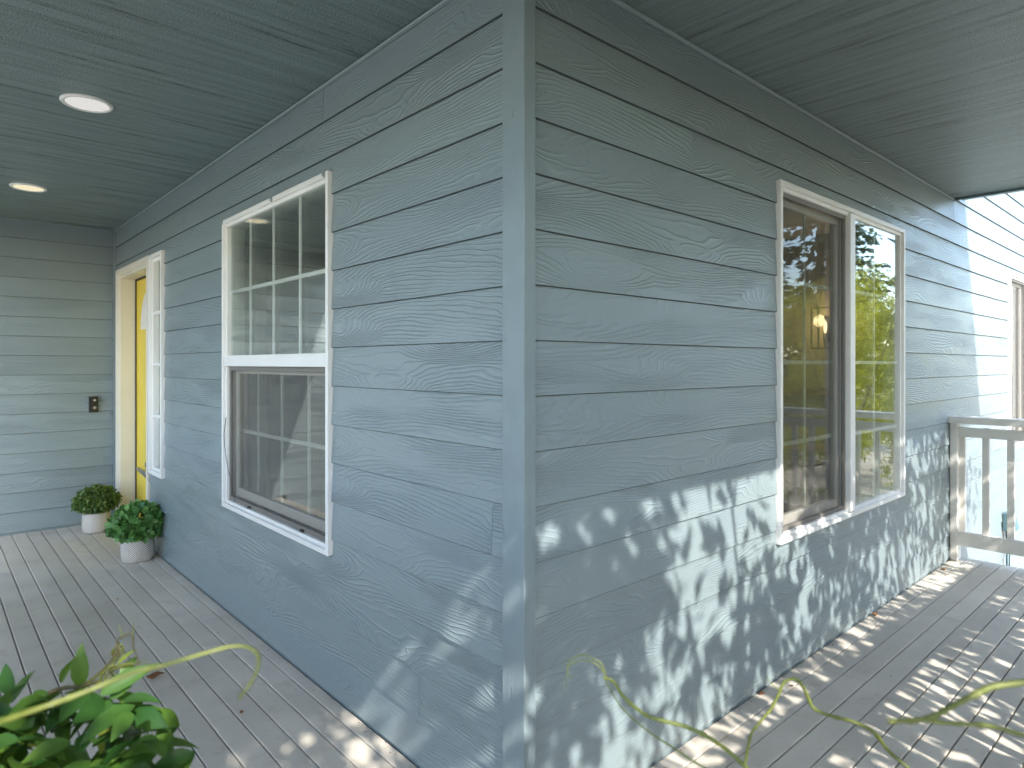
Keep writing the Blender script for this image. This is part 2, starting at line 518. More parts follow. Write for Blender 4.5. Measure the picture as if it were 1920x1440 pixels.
def siding_board(parent, u0, u1, zb, zt_clip, openings, m=0.004):
    """One lap board between u0 and u1; notched or parted where it meets an opening."""
    zt = min(zb + EXPO + LAP, zt_clip)
    cuts = [(a - m, b + m, c - m, d + m) for a, b, c, d in openings if a < u1 and b > u0 and c - m < zb + EXPO and d + m > zb]
    cuts.sort()
    pieces = []                                   # outlines in (u, z)
    top = [(u0, zt)]; bot = [(u0, zb)]
    for a, b, c, d in cuts:
        if c <= zb and d >= zt - LAP:             # the opening parts the board
            pieces.append((bot + [(a, zb)], top + [(a, zt)]))
            bot = [(b, zb)]; top = [(b, zt)]
        elif c <= zb:                             # notch from below
            bot += [(a, zb), (a, d), (b, d), (b, zb)]
        else:                                     # notch from above
            top += [(a, zt), (a, c), (b, c), (b, zt)]
    pieces.append((bot + [(u1, zb)], top + [(u1, zt)]))
    for bt, tp in pieces:
        if tp[-1][0] - tp[0][0] < 0.005:
            continue
        ol = bt + tp[::-1]
        ou = ol[0][0]
        ch = 0.0020                                # chamfered drip edge, coloured dark to paint in the lap's shadow line
        n_ = len(ol)
        vs, fs, low = [], [], []
        for u, z in ol:
            zz = z - zb
            isb = zz < 1e-6
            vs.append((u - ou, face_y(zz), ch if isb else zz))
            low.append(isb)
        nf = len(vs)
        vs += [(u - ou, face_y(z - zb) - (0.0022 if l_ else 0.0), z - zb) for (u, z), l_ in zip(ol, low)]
        vs += [(u - ou, face_y(z - zb) - 0.0076, z - zb) for u, z in ol]
        fs.append(tuple(range(nf)))
        fs.append(tuple(range(3 * nf - 1, 2 * nf - 1, -1)))
        lap_shade = []
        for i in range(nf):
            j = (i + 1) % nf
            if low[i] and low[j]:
                lap_shade.append(len(fs)); fs.append((i, nf + i, nf + j, j))
                lap_shade.append(len(fs)); fs.append((nf + i, 2 * nf + i, 2 * nf + j, nf + j))
            else:
                li = [i, nf + i] if low[i] else [i]
                lj = [j, nf + j] if low[j] else [j]
                fs.append(tuple(li + [2 * nf + i, 2 * nf + j] + lj[::-1]))
        used = sorted({k for f_ in fs for k in f_}); ix = {k: q for q, k in enumerate(used)}
        o_ = MB().add([vs[k] for k in used], [tuple(ix[k] for k in f_) for f_ in fs]).build('siding_board', M['siding'], parent, loc=(ou, 0, zb))
        o_.data.materials.append(M['lap_shade'])
        for q in lap_shade:
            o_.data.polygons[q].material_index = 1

def clad(parent, u0, u1, k0, k1, openings, ztop, joints, seed):
    rr = random.Random(seed)
    for k in range(k0, k1):
        zb = Z0 + k * EXPO
        if zb > ztop - 0.01:
            break
        cuts = sorted(j for j in joints.get(k, []) if u0 < j < u1)
        if not cuts and rr.random() < 0.35:
            c = rr.uniform(u0, u1)
            if not any(a - 0.1 < c < b + 0.1 for a, b, _, _ in openings):
                cuts = [c]
        e = [u0] + cuts + [u1]
        for a, b in zip(e[:-1], e[1:]):
            siding_board(parent, a + (0.0008 if a != u0 else 0), b - (0.0008 if b != u1 else 0), zb, ztop, openings)

# openings in wall-local (u, z); u = y on the left wall, u = -x on the front walls
WIN_L = (1.115, 2.350, 0.558, 2.085)
SIDE = (3.540, 3.880, 0.545, 2.085)
DOOR = (3.925, 4.975, -0.02, 2.100)
WIN_R = (-2.987, -1.447, 0.562, 2.091)
WIN_2 = (-7.17, -5.635, 0.576, 2.099)

wl = tag(wall_core('wall', 0.105, 5.062, -0.78, 5.4, [WIN_L, SIDE, DOOR], LEFT_ROT, (0, 0, 0)), 'side wall with the yellow door')
clad(wl, 0.067, 5.035, 0, 16, [WIN_L, SIDE, DOOR], CEIL, {15: [1.19], 14: [3.1], 7: [], 3: [], 1: [0.5]}, 3)
wr = tag(wall_core('wall', -9.0, -0.015, -0.78, 5.4, [WIN_R, WIN_2], FRONT_ROT, (0, 0, 0)), 'front wall in dappled light')
clad(wr, -8.98, -0.0225, 0, 15, [WIN_R, WIN_2], CEIL + 0.2, {15: [-2.4], 14: [-1.201], 13: [-0.816], 0: [-0.816], 1: [-3.2], 12: [], 11: [], 10: [], 9: [], 8: [], 7: [], 6: []}, 5)

siding_board(wr, -4.03, -0.0225, Z0 + 15 * EXPO, CEIL, [])
siding_board(wr, -8.98, -4.0316, Z0 + 15 * EXPO, 9, [])
clad(wr, -8.98, -4.0316, 16, 24, [], 9, {}, 8)
clad(wr, -8.98, -4.06, -5, 0, [], 9, {}, 9)
wf = tag(wall_core('wall', -0.10, 6.0, -0.78, 5.4, [], FRONT_ROT, (0, 5.05, 0)), 'end wall behind the boxwood')
clad(wf, 0.022, 5.98, 0, 16, [], CEIL, {}, 12)
clad(wf, 2.05, 5.98, 16, 24, [], 9, {}, 13)
clad(wf, 1.4, 5.98, -5, 0, [], 9, {}, 14)

# corner trim (one L-shaped post), inside-corner trim, caulked joint under the ceiling
L_out = [(-0.021, -0.021), (0.0225, -0.021), (0.0225, 0.012), (0.012, 0.012), (0.012, 0.067), (-0.021, 0.067)]
MB().extrude([(x, y, -0.02) for x, y in L_out], [(x, y, CEIL) for x, y in L_out]).build('corner_trim', M['corner'], house, bevel=0.002)
MB().box(-0.021, 0.004, 5.028, 5.046, 0.002, CEIL).build('corner_trim', M['corner'], house, bevel=0.002)
MB().box(-0.016, 0.0, 0.0665, 5.028, CEIL - 0.010, CEIL - 0.001).build('ceiling_bead', M['caulk'], house, bevel=0.003)
MB().box(0.023, 4.00, -0.016, 0.0, CEIL - 0.010, CEIL - 0.001).build('ceiling_bead', M['caulk'], house, bevel=0.003)
MB().box(-1.9, -0.022, 5.034, 5.05, CEIL - 0.010, CEIL - 0.001).build('ceiling_bead', M['trim'], house, bevel=0.003)

# starter strip under the lowest boards
for x0_, x1_, y0_, y1_ in ((0.0015, 0.0128, 0.0675, 3.921), (0.023, 4.02, 0.0015, 0.0128)):
    MB().box(x0_, x1_, y0_, y1_, -0.022, 0.0135).build('starter_strip', M['trim'], house)
MB().box(-1.35, -0.022, 5.0515, 5.0628, -0.022, 0.0135).build('starter_strip', M['trim'], house)

# porch roof: ceiling panels, fascia boards, shingled slopes
porch = empty('porch_roof', (0, 0, CEIL), parent=house)
EX, EY, RX = -2.04, -1.68, 4.20
def panel(x0, x1, y0, y1, along_y):
    if along_y:
        MB().box(0, y1 - y0, 0, x1 - x0, 0, 0.018).build('ceiling_panel', M['ceiling'], porch, loc=(x1, y0, 0), rot=(0, 0, R(90)))
    else:
        MB().box(0, x1 - x0, 0, y1 - y0, 0, 0.018).build('ceiling_panel', M['ceiling'], porch, loc=(x0, y0, 0))
panel(-0.0, 4.0, EY, 0.0, True)
panel(EX, -0.002, EY, 5.05, False)
zf = -0.095
MB().box(EX - 0.02, RX, EY - 0.02, EY, zf, 0.05).build('fascia_board', M['trim'], porch, bevel=0.002)
MB().box(EX - 0.02, EX, EY, 5.03, zf, 0.05).build('fascia_board', M['trim'], porch, bevel=0.002)
MB().box(4.001, 4.022, EY, -0.002, -0.012, 0.14).build('fascia_board', M['bluebox'], porch, bevel=0.002)
zr = 2.92 - CEIL
zi = 0.05
# front slope with closed end, left slope
MB().add([(EX, EY, zi), (RX, EY, zi), (RX, -0.004, zr), (0, 0, zr), (EX, EY, zi - 0.03), (RX, EY, zi - 0.03), (RX, -0.004, zr - 0.03), (0, 0, zr - 0.03)],
         [(0, 1, 2, 3), (7, 6, 5, 4), (0, 4, 5, 1), (1, 5, 6, 2), (2, 6, 7, 3), (3, 7, 4, 0)]).build('roof_slope', M['roof'], porch)
MB().add([(EX, EY, zi + 0.001), (0, 0, zr + 0.001), (0, 5.03, zr), (EX, 5.03, zi), (EX, EY, zi - 0.029), (0, 0, zr - 0.029), (0, 5.03, zr - 0.03), (EX, 5.03, zi - 0.03)],
         [(0, 1, 2, 3), (7, 6, 5, 4), (0, 4, 5, 1), (1, 5, 6, 2), (2, 6, 7, 3), (3, 7, 4, 0)]).build('roof_slope', M['roof'], porch)
MB().extrude([(RX - 0.02, EY, zi - 0.035), (RX - 0.02, -0.02, zi - 0.035), (RX - 0.02, -0.02, zr - 0.035)],
             [(RX - 0.05, EY, zi - 0.035), (RX - 0.05, -0.02, zi - 0.035), (RX - 0.05, -0.02, zr - 0.035)]).build('gable_board', M['trim'], porch)
MB().box(4.022, RX - 0.02, EY, -0.02, 0.016, 0.03).build('soffit_board', M['trim'], porch)
# upper roof over the house
MB().box(-0.35, 9.4, -0.35, 9.0, 5.4, 5.55).build('roof', M['roof'], house)
MB().box(-6.3, -0.36, 4.7, 9.0, 5.4, 5.55).build('roof', M['roof'], house)

# ------------------------------------------------------------------ windows
def pane(parent, u0, u1, z0, z1, o):
    return MB().box(u0, u1, o - 0.0025, o + 0.0025, z0, z1).build('pane', M['glass'], parent)

def muntin_set(parent, us, zs, u0, u1, z0, z1, o, mat, w=0.0085):
    for u in us:
        MB().box(u - w, u + w, o - 0.0035, o + 0.0035, z0, z1).build('muntin', mat, parent)
    for z in zs:
        MB().box(u0, u1, o - 0.0047, o + 0.0047, z - w, z + w).build('muntin', mat, parent)

def casing_gap(parent, op, m=0.004):
    MB().ring(op[0] - 0.009, op[1] + 0.009, op[2] - 0.009, op[3] + 0.009, 0.0125, -0.020, -0.004).build('sealant', M['trim'], parent)

def hung_window(op, rot, loc, label):
    u0, u1, z0, z1 = op
    w = tag(empty('window', loc, rot, house), label)
    casing_gap(w, op)
    MB().ring(u0, u1, z0, z1, 0.021, -0.09, 0.021).build('frame', M['vinyl'], w, bevel=0.002)
    MB().ring(u0 + 0.0205, u1 - 0.0205, z0 + 0.0205, z1 - 0.0205, 0.0165, -0.088, 0.006).build('frame_stop', M['vinyl'], w, bevel=0.0015)
    zm = 1.335
    a, b = u0 + 0.0365, u1 - 0.0365
    MB().box(u0 + 0.0252, u1 - 0.0252, -0.05, 0.0185, zm - 0.028, zm + 0.028).build('meeting_rail', M['vinyl'], w, bevel=0.002)
    # fixed upper light
    pane(w, a - 0.004, b + 0.004, zm + 0.024, z1 - 0.034, -0.004)
    pane(w, a - 0.004, b + 0.004, zm + 0.024, z1 - 0.034, -0.024)
    n = 4
    us = [a + (b - a) * i / n for i in range(1, n)]
    muntin_set(w, us, [zm + (z1 - 0.044 - zm) * 0.5 + 0.012], a, b, zm + 0.026, z1 - 0.035, -0.014, M['vinyl'])
    # lower sash set back behind an insect screen
    zb, zt = z0 + 0.0365, zm - 0.0285
    MB().ring(a - 0.001, b + 0.001, zb, zt, 0.022, -0.020, -0.008).build('screen_frame', M['gasket'], w, bevel=0.001)
    MB().ring(a + 0.0215, b - 0.0215, zb + 0.0215, zt - 0.012, 0.026, -0.066, -0.034, wb=0.046).build('sash', M['vinyl_old'], w, bevel=0.002)
    pane(w, a + 0.044, b - 0.044, zb + 0.062, zt - 0.034, -0.044)
    muntin_set(w, [a + (b - a) * i / n for i in range(1, n)], [zb + (zt - zb) * 0.52], a + 0.046, b - 0.046, zb + 0.066, zt - 0.036, -0.054, M['vinyl_old'])
    MB().add([(a + 0.02, -0.014, zb + 0.02), (b - 0.02, -0.014, zb + 0.02), (b - 0.02, -0.014, zt - 0.02), (a + 0.02, -0.014, zt - 0.02)], [(0, 1, 2, 3)]).build('insect_screen', M['screen'], w)
    # weep slots, screen clips, loose spline cord, caulk blobs on the head
    for t in (0.25, 0.78):
        uc = a + (b - a) * (1 - t)
        MB().box(uc - 0.016, uc + 0.016, -0.0075, 0.002, zb + 0.002, zb + 0.011).build('screen_clip', M['bronze'], w, bevel=0.002)
    MB().tube(spline([(b - 0.002, 0.010, zb + 0.44), (b + 0.004, 0.018, zb + 0.34), (b - 0.010, 0.012, zb + 0.22), (b - 0.06, 0.004, zb + 0.10), (b - 0.105, -0.002, zb + 0.01)]), 0.0016, 6).build('spline_cord', M['bronze'], w, smooth=True)
    for u in (u0 + 0.03, (u0 + u1) / 2 - 0.06, u1 - 0.012):
        MB().tube([(u, 0.018, z1 - 0.012), (u, 0.0275, z1 - 0.010)], [0.012, 0.008], 10).build('sealant_blob', M['caulk'], w, smooth=True)
    return w

def slider_window(op, rot, loc, label, split=0.497, grid=True):
    u0, u1, z0, z1 = op
    w = tag(empty('window', loc, rot, house), label)
    casing_gap(w, op)
    MB().ring(u0, u1, z0, z1, 0.021, -0.09, 0.021).build('frame', M['vinyl'], w, bevel=0.002)
    MB().ring(u0 + 0.0205, u1 - 0.0205, z0 + 0.0205, z1 - 0.0205, 0.0175, -0.088, 0.006).build('frame_stop', M['vinyl'], w, bevel=0.0015)
    um = u0 + (u1 - u0) * split
    MB().box(um - 0.030, um + 0.030, -0.06, 0.019, z0 + 0.0252, z1 - 0.0252).build('mullion', M['vinyl'], w, bevel=0.002)
    a, b, zb, zt = u0 + 0.0375, u1 - 0.0375, z0 + 0.0375, z1 - 0.0375
    rows = [zb + (zt - zb) * i / 4 for i in (1, 2, 3)]
    # fixed light on the side with the smaller u (right-hand as seen from the porch)
    pane(w, a - 0.004, um - 0.026, zb - 0.004, zt + 0.004, -0.006)
    pane(w, a - 0.004, um - 0.026, zb - 0.004, zt + 0.004, -0.026)
    if grid:
        muntin_set(w, [(a + um - 0.03) / 2], rows, a, um - 0.030, zb, zt, -0.016, M['vinyl'])
    # sliding sash behind an insect screen
    c = um + 0.0305
    MB().ring(c, b + 0.001, zb - 0.001, zt + 0.001, 0.020, -0.020, -0.006).build('screen_frame', M['gasket'], w, bevel=0.001)
    MB().ring(c + 0.006, b - 0.006, zb + 0.012, zt - 0.012, 0.032, -0.066, -0.034, wb=0.040).build('sash', M['vinyl_old'], w, bevel=0.002)
    pane(w, c + 0.034, b - 0.034, zb + 0.048, zt - 0.040, -0.044)
    if grid:
        muntin_set(w, [(c + b) / 2], rows, c + 0.038, b - 0.038, zb + 0.052, zt - 0.044, -0.054, M['vinyl_old'])
    MB().add([(c + 0.018, -0.013, zb + 0.018), (b - 0.018, -0.013, zb + 0.018), (b - 0.018, -0.013, zt - 0.018), (c + 0.018, -0.013, zt - 0.018)], [(0, 1, 2, 3)]).build('insect_screen', M['screen'], w)
    return w

hung_window(WIN_L, LEFT_ROT, (0, 0, 0), 'white hung window with grids, its lower sash behind a screen')
slider_window(WIN_R, FRONT_ROT, (0, 0, 0), 'wide white sliding window reflecting trees')
slider_window(WIN_2, FRONT_ROT, (0, 0, 0), 'window beyond the railing, cut off by the picture edge', grid=False)

# sidelight
u0, u1, z0, z1 = SIDE
w = tag(empty('window', (0, 0, 0), LEFT_ROT, house), 'narrow white sidelight beside the yellow door')
casing_gap(w, SIDE)
MB().ring(u0, u1, z0, z1, 0.028, -0.09, 0.024).build('frame', M['vinyl'], w, bevel=0.002)
MB().ring(u0 + 0.0275, u1 - 0.0275, z0 + 0.0275, z1 - 0.0275, 0.022, -0.088, 0.004).build('frame_stop', M['vinyl'], w, bevel=0.0015)
pane(w, u0 + 0.048, u1 - 0.048, z0 + 0.048, z1 - 0.048, -0.010)
for i in (1, 2, 3):
    zz = z0 + 0.05 + (z1 - z0 - 0.1) * i / 4
    MB().box(u0 + 0.0500, u1 - 0.0500, -0.007, 0.002, zz - 0.010, zz + 0.010).build('muntin', M['vinyl'], w)

# front door, set back in a cream jamb
fd = tag(empty('front_door', (0, 0, 0), LEFT_ROT, house), 'yellow front door in a cream frame')
u0, u1, z0, z1 = DOOR
def u_frame(name, a, b, t, top, o0, o1, mat, bev):
    ol = [(a, 0.0), (a + t, 0.0), (a + t, top - t), (b - t, top - t), (b - t, 0.0), (b, 0.0), (b, top), (a, top)]
    MB().extrude([(u, o1, z) for u, z in ol], [(u, o0, z) for u, z in ol]).build(name, mat, fd, bevel=bev)
u_frame('casing', u0 + 0.004, u1 - 0.004, 0.036, z1 - 0.004, -0.03, 0.018, M['cream'], 0.003)
u_frame('casing', u0 + 0.0395, u1 - 0.0395, 0.012, z1 - 0.0395, -0.03, 0.008, M['cream'], 0.002)
u_frame('jamb', u0 + 0.0505, u1 - 0.0505, 0.024, z1 - 0.0505, -0.20, -0.004, M['cream'], 0.002)
u_frame('weather_strip', u0 + 0.0740, u1 - 0.0740, 0.014, z1 - 0.0740, -0.128, -0.112, M['seal'], 0)
d0, d1, dz = u0 + 0.087, u1 - 0.087, z1 - 0.087
slab = MB().box(d0, d1, -0.165, -0.122, 0.02, dz).build('door_slab', M['yellow'], fd, bevel=0.002)
cx, zc, ra, rb = (d0 + d1) / 2 + 0.03, 1.60, 0.225, 0.30
def half_ell(a, b, n=20):
    return [(cx + a * math.cos(math.pi * i / n), zc + b * math.sin(math.pi * i / n)) for i in range(n + 1)]
o1, i1 = half_ell(ra, rb), half_ell(ra - 0.035, rb - 0.04)
lite = MB()
n = len(o1)
vs = [(u, -0.112, z) for u, z in o1] + [(u, -0.112, z + (0.028 if z < zc + 0.001 else 0)) for u, z in i1] + [(u, -0.124, z) for u, z in o1] + [(u, -0.124, z + (0.028 if z < zc + 0.001 else 0)) for u, z in i1]
fs = []
for i in range(n - 1):
    fs += [(i, i + 1, n + i + 1, n + i), (2 * n + i, 3 * n + i, 3 * n + i + 1, 2 * n + i + 1), (i, 2 * n + i, 2 * n + i + 1, i + 1), (n + i, n + i + 1, 3 * n + i + 1, 3 * n + i)]
fs += [(0, n, 2 * n - 1, n - 1), (2 * n, 3 * n - 1, 4 * n - 1, 3 * n), (0, n - 1, 3 * n - 1, 2 * n), (n, 3 * n, 4 * n - 1, 2 * n - 1)]
lite.add(vs, fs).build('fan_lite_frame', M['vinyl'], fd)
MB().extrude([(u, -0.117, z) for u, z in i1], [(u, -0.121, z) for u, z in i1]).build('fan_lite_glass', M['room_white'], fd)
# lever handle low on the door, with two dark key knobs
hz = 0.478
MB().tube([(4.20, -0.122, hz), (4.20, -0.070, hz)], 0.016, 16).build('handle', M['metal'], fd, smooth=True)
MB().extrude([(4.14, -0.050, hz - 0.045), (4.60, -0.058, hz - 0.010), (4.625, -0.058, hz + 0.014), (4.14, -0.050, hz + 0.018)],
             [(4.14, -0.078, hz - 0.045), (4.60, -0.074, hz - 0.010), (4.625, -0.074, hz + 0.014), (4.14, -0.078, hz + 0.018)]).build('handle', M['metal'], fd, bevel=0.004)
for du in (4.36, 4.46):
    MB().tube([(du, -0.122, hz + 0.045), (du, -0.090, hz + 0.045)], [0.024, 0.020], 14).build('key_knob', M['black'], fd, smooth=True)
MB().box(u0 + 0.05, u1 - 0.05, -0.19, 0.02, 0.001, 0.022).build('threshold', M['metal'], fd, bevel=0.003)

# ------------------------------------------------------------------ porch deck
deck = tag(empty('porch_deck'), 'grey painted plank deck wrapping the house corner', 'deck', kind='structure')
def plank(x0, x1, y0, y1, along_x):
    L, W = ((x1 - x0), (y1 - y0)) if along_x else ((y1 - y0), (x1 - x0))
    h, c, t = W / 2, 0.0035, 0.025
    jz = random.uniform(-0.0008, 0.0008)
    prof = [(-h, -t), (h, -t), (h, -c), (h - c * 0.35, -c * 0.35), (h - c, 0), (-h + c, 0), (-h + c * 0.35, -c * 0.35), (-h, -c)]
    m = MB().extrude([(-L / 2, y, z) for y, z in prof], [(L / 2, y, z) for y, z in prof])
    m.build('plank', M['deck'], deck, loc=((x0 + x1) / 2, (y0 + y1) / 2, jz - 0.0008), rot=(0, 0, 0 if along_x else R(90)))
def runs(a, b, joints):
    e = [a] + sorted(j for j in joints if a < j < b) + [b]
    return [(p + 0.001, q - 0.001) for p, q in zip(e[:-1], e[1:])]
GAP = 0.0042
ex = [-0.002] + [-0.060 - 0.0916 * k for k in range(15)]
LJ = {1: [1.36], 2: [3.4], 3: [1.55], 4: [1.86], 5: [0.4], 6: [2.6], 8: [1.2], 9: [3.9], 11: [2.1]}
for k in range(len(ex) - 1):
    for a, b in runs(-1.37, 5.032, LJ.get(k, [])):
        plank(ex[k + 1] + GAP / 2, ex[k] - GAP / 2, a, b, False)
ey = [-0.002] + [-0.0775 - 0.0930 * k for k in range(15)]
RJ = {1: [3.1], 2: [], 3: [2.75], 4: [1.9], 6: [3.3], 7: [2.2], 9: [1.4]}
for k in range(len(ey) - 1):
    for a, b in runs(0.001, 4.055, RJ.get(k, [])):
        plank(a, b, ey[k + 1] + GAP / 2, ey[k] - GAP / 2, True)
MB().box(-1.33, -0.01, -1.34, 5.0, -0.24, -0.030).build('gap_shade_slab', M['dark'], deck)  # solid slab coloured near-black, painting the shade in the plank gaps
MB().box(0.0, 4.02, -1.34, -0.01, -0.24, -0.030).build('gap_shade_slab', M['dark'], deck)
MB().box(4.022, 4.052, -1.37, -0.004, -0.26, -0.030).build('rim_board', M['rail'], deck, bevel=0.002)
MB().box(-1.34, 4.02, -1.375, -1.345, -0.26, -0.030).build('rim_board', M['rail'], deck, bevel=0.002)
MB().box(-1.365, -1.335, -1.34, 5.0, -0.26, -0.030).build('rim_board', M['rail'], deck, bevel=0.002)
for x, y in [(-1.25, -1.27), (1.3, -1.27), (3.9, -1.27), (-1.25, 1.8), (-1.25, 4.8)]:
    MB().box(x - 0.045, x + 0.045, y - 0.045, y + 0.045, -0.79, -0.245).build('deck_footing', M['rail'], deck)

# ------------------------------------------------------------------ railings
def railing(label, p0, p1, out, n_bal, posts, end_cap=True, first=0.058):
    """Rail from p0 to p1 (x, y); `out` is the unit vector away from the deck."""
    p0, p1 = Vector((p0[0], p0[1], 0)), Vector((p1[0], p1[1], 0))
    L = (p1 - p0).length
    d = (p1 - p0).normalized()
    o = Vector((out[0], out[1], 0))
    rz = math.atan2(d.y, d.x)
    side = 1 if (Matrix.Rotation(rz, 3, 'Z') @ Vector((0, 1, 0))).dot(o) > 0 else -1
    t = tag(empty('railing', p0, (0, 0, rz)), label, 'railing', 'white porch railings')
    def bx(name, u0, u1, a, b, z0, z1, bev=0.003):
        a, b = sorted((a * side, b * side))
        MB().box(u0, u1, a, b, z0, z1).build(name, M['rail'], t, bevel=bev)
    for u in posts:
        bx('post', u, u + 0.042, -0.02, 0.068, 0.001, 0.9215)
    bx('top_rail', 0, L, -0.055, 0.085, 0.923, 0.967)
    bx('upper_rail', 0.0425, L - 0.0425, -0.012, 0.026, 0.832, 0.894)
    bx('bottom_rail', 0.0425, L - 0.0425, -0.012, 0.026, 0.104, 0.196)
    u = first
    while u < L - 0.08:
        bx('baluster', u - 0.019, u + 0.019, 0.0265, 0.0645, 0.115, 0.894, 0.002)
        u += 0.1325
    return t
railing('off white wooden railing meeting the front wall at the deck end', (3.945, -0.004), (3.945, -1.30), (1, 0), 9, [0.002, 1.25])
railing('off white wooden railing along the front edge of the deck', (3.94, -1.315), (-1.24, -1.315), (0, -1), 30, [0.002, 1.6, 3.3, 5.13])
railing('off white wooden railing along the far side edge of the deck', (-1.27, -1.31), (-1.27, 3.2), (-1, 0), 30, [0.05, 1.6, 3.0, 4.46])

# ------------------------------------------------------------------ recessed porch lights
def porch_light(x, y, label, lens):
    t = tag(empty('recessed_light', (x, y, CEIL)), label, 'light', 'recessed lights in the porch ceiling')
    MB().lathe([(0.098, 0.0), (0.099, -0.004), (0.094, -0.0095), (0.086, -0.0105), (0.080, -0.007), (0.080, -0.004)], 48).build('trim_ring', M['vinyl'], t, smooth=True)
    MB().lathe([(0.080, -0.0062), (0.05, -0.0066), (0.0001, -0.0068)], 48).build('lens', lens, t, smooth=True)
    return t
porch_light(-0.683, 2.026, 'round white recessed light nearer the hung window, looking unlit', M['lens_off'])
porch_light(-0.711, 3.852, 'round recessed light glowing warm near the end wall', M['lens_on'])

# ------------------------------------------------------------------ doorbell
db = tag(empty('doorbell', (-0.163, 5.043, 0.985), (0, 0, R(180))), 'small dark bronze doorbell camera on the end wall', 'doorbell')
MB().add([(-0.033, 0, -0.066), (0.033, 0, -0.066), (0.033, 0, 0.066), (-0.033, 0, 0.066), (-0.033, 0.014, -0.066), (0.033, 0.036, -0.066), (0.033, 0.036, 0.066), (-0.033, 0.014, 0.066)],
         [(0, 1, 2, 3), (7, 6, 5, 4), (0, 4, 5, 1), (1, 5, 6, 2), (2, 6, 7, 3), (3, 7, 4, 0)]).build('wedge_bracket', M['bronze'], db, bevel=0.003)
bf = empty('body', (0, 0.0255, 0), (0, 0, math.atan2(0.022, 0.066)), db)
MB().box(-0.026, 0.026, 0.0005, 0.016, -0.060, 0.060).build('face_plate', M['black'], bf, bevel=0.004)
MB().lathe([(0.0001, 0.004), (0.008, 0.003), (0.011, 0.0), (0.011, -0.004)], 20).build('camera_lens', M['metal'], bf, smooth=True, loc=(0, 0.0165, 0.034), rot=(R(-90), 0, 0))
MB().lathe([(0.0001, 0.0025), (0.012, 0.002), (0.014, -0.003)], 20).build('push_button', M['metal'], bf, smooth=True, loc=(0, 0.0165, -0.028), rot=(R(-90), 0, 0))

# ------------------------------------------------------------------ foliage helpers
def leaf_template(kind):
    if kind == 'rhomb':
        v = [(0, 0, 0), (0.5, 0.26, 0.04), (1, 0, -0.06), (0.5, -0.26, 0.04)]
        f = [(0, 1, 2), (0, 2, 3)]
    elif kind == 'blade':
        v = [(0, 0, 0), (0.4, 0.09, 0.02), (1, 0, -0.14), (0.4, -0.09, 0.02)]
        f = [(0, 1, 2), (0, 2, 3)]
    elif kind == 'round':
        v = [(0, 0, 0), (0.22, 0.24, 0.05), (0.60, 0.34, 0.07), (0.90, 0.18, 0.0), (1.0, 0, -0.06), (0.90, -0.18, 0.0), (0.60, -0.34, 0.07), (0.22, -0.24, 0.05), (0.5, 0, 0.0)]
        f = [(i, i + 1, 8) for i in range(7)] + [(7, 0, 8)]
    else:                                        # pointed oval, folded along the midrib
        xs = [0, 0.10, 0.28, 0.48, 0.68, 0.86, 1.0]
        ws = [0.03, 0.14, 0.235, 0.25, 0.19, 0.09, 0.0]
        zs = [0, 0.012, 0.02, 0.01, -0.02, -0.065, -0.115]
        v, f = [], []
        for x, w_, z in zip(xs, ws, zs):
            v += [(x, w_, z + w_ * 0.32), (x, 0, z), (x, -w_, z + w_ * 0.32)]
        for i in range(len(xs) - 1):
            a = i * 3
            f += [(a, a + 3, a + 4, a + 1), (a + 1, a + 4, a + 5, a + 2)]
    return np.array(v, float), f

def scatter(name, mat, tmpl, pos, direction, normal, size, tint, parent=None, loc=None, smooth=False):
    """Many leaves in one mesh: each leaf's long axis along `direction`, its face along `normal`."""
    tv, tf = leaf_template(tmpl)
    n = len(pos)
    dx = direction / np.linalg.norm(direction, axis=1, keepdims=True)
    nz = normal - dx * np.sum(normal * dx, axis=1, keepdims=True)
    nz /= np.maximum(np.linalg.norm(nz, axis=1, keepdims=True), 1e-6)
    dy = np.cross(nz, dx)
    V = (pos[:, None, :] + size[:, None, None] * (tv[None, :, 0:1] * dx[:, None, :] + tv[None, :, 1:2] * dy[:, None, :] + tv[None, :, 2:3] * nz[:, None, :])).reshape(-1, 3)
    k = len(tv)
    loops, starts, tot, c = [], [], [], 0
    base = np.arange(n) * k
    F = [np.array(f_) for f_ in tf]
    lens = np.array([len(f_) for f_ in tf])
    flat = np.concatenate(F)
    L = (base[:, None] + flat[None, :]).reshape(-1)
    st = np.concatenate([[0], np.cumsum(np.tile(lens, n))[:-1]])
    me = bpy.data.meshes.new(name)
    me.vertices.add(len(V)); me.loops.add(len(L)); me.polygons.add(n * len(tf))
    me.vertices.foreach_set('co', V.astype(np.float32).ravel())
    me.loops.foreach_set('vertex_index', L.astype(np.int32))
    me.polygons.foreach_set('loop_start', st.astype(np.int32))
    me.update(calc_edges=True)
    a = me.attributes.new('tint', 'FLOAT', 'POINT')
    a.data.foreach_set('value', np.repeat(tint, k).astype(np.float32))
    me.materials.append(mat)
    if smooth:
        me.shade_smooth()
    me.validate()
    o = bpy.data.objects.new(name, me); COL.objects.link(o)
    if parent is not None: o.parent = parent
    if loc is not None: o.location = loc
    return o

def unit(n):
    v = RNG.normal(size=(n, 3))
    return v / np.linalg.norm(v, axis=1, keepdims=True)

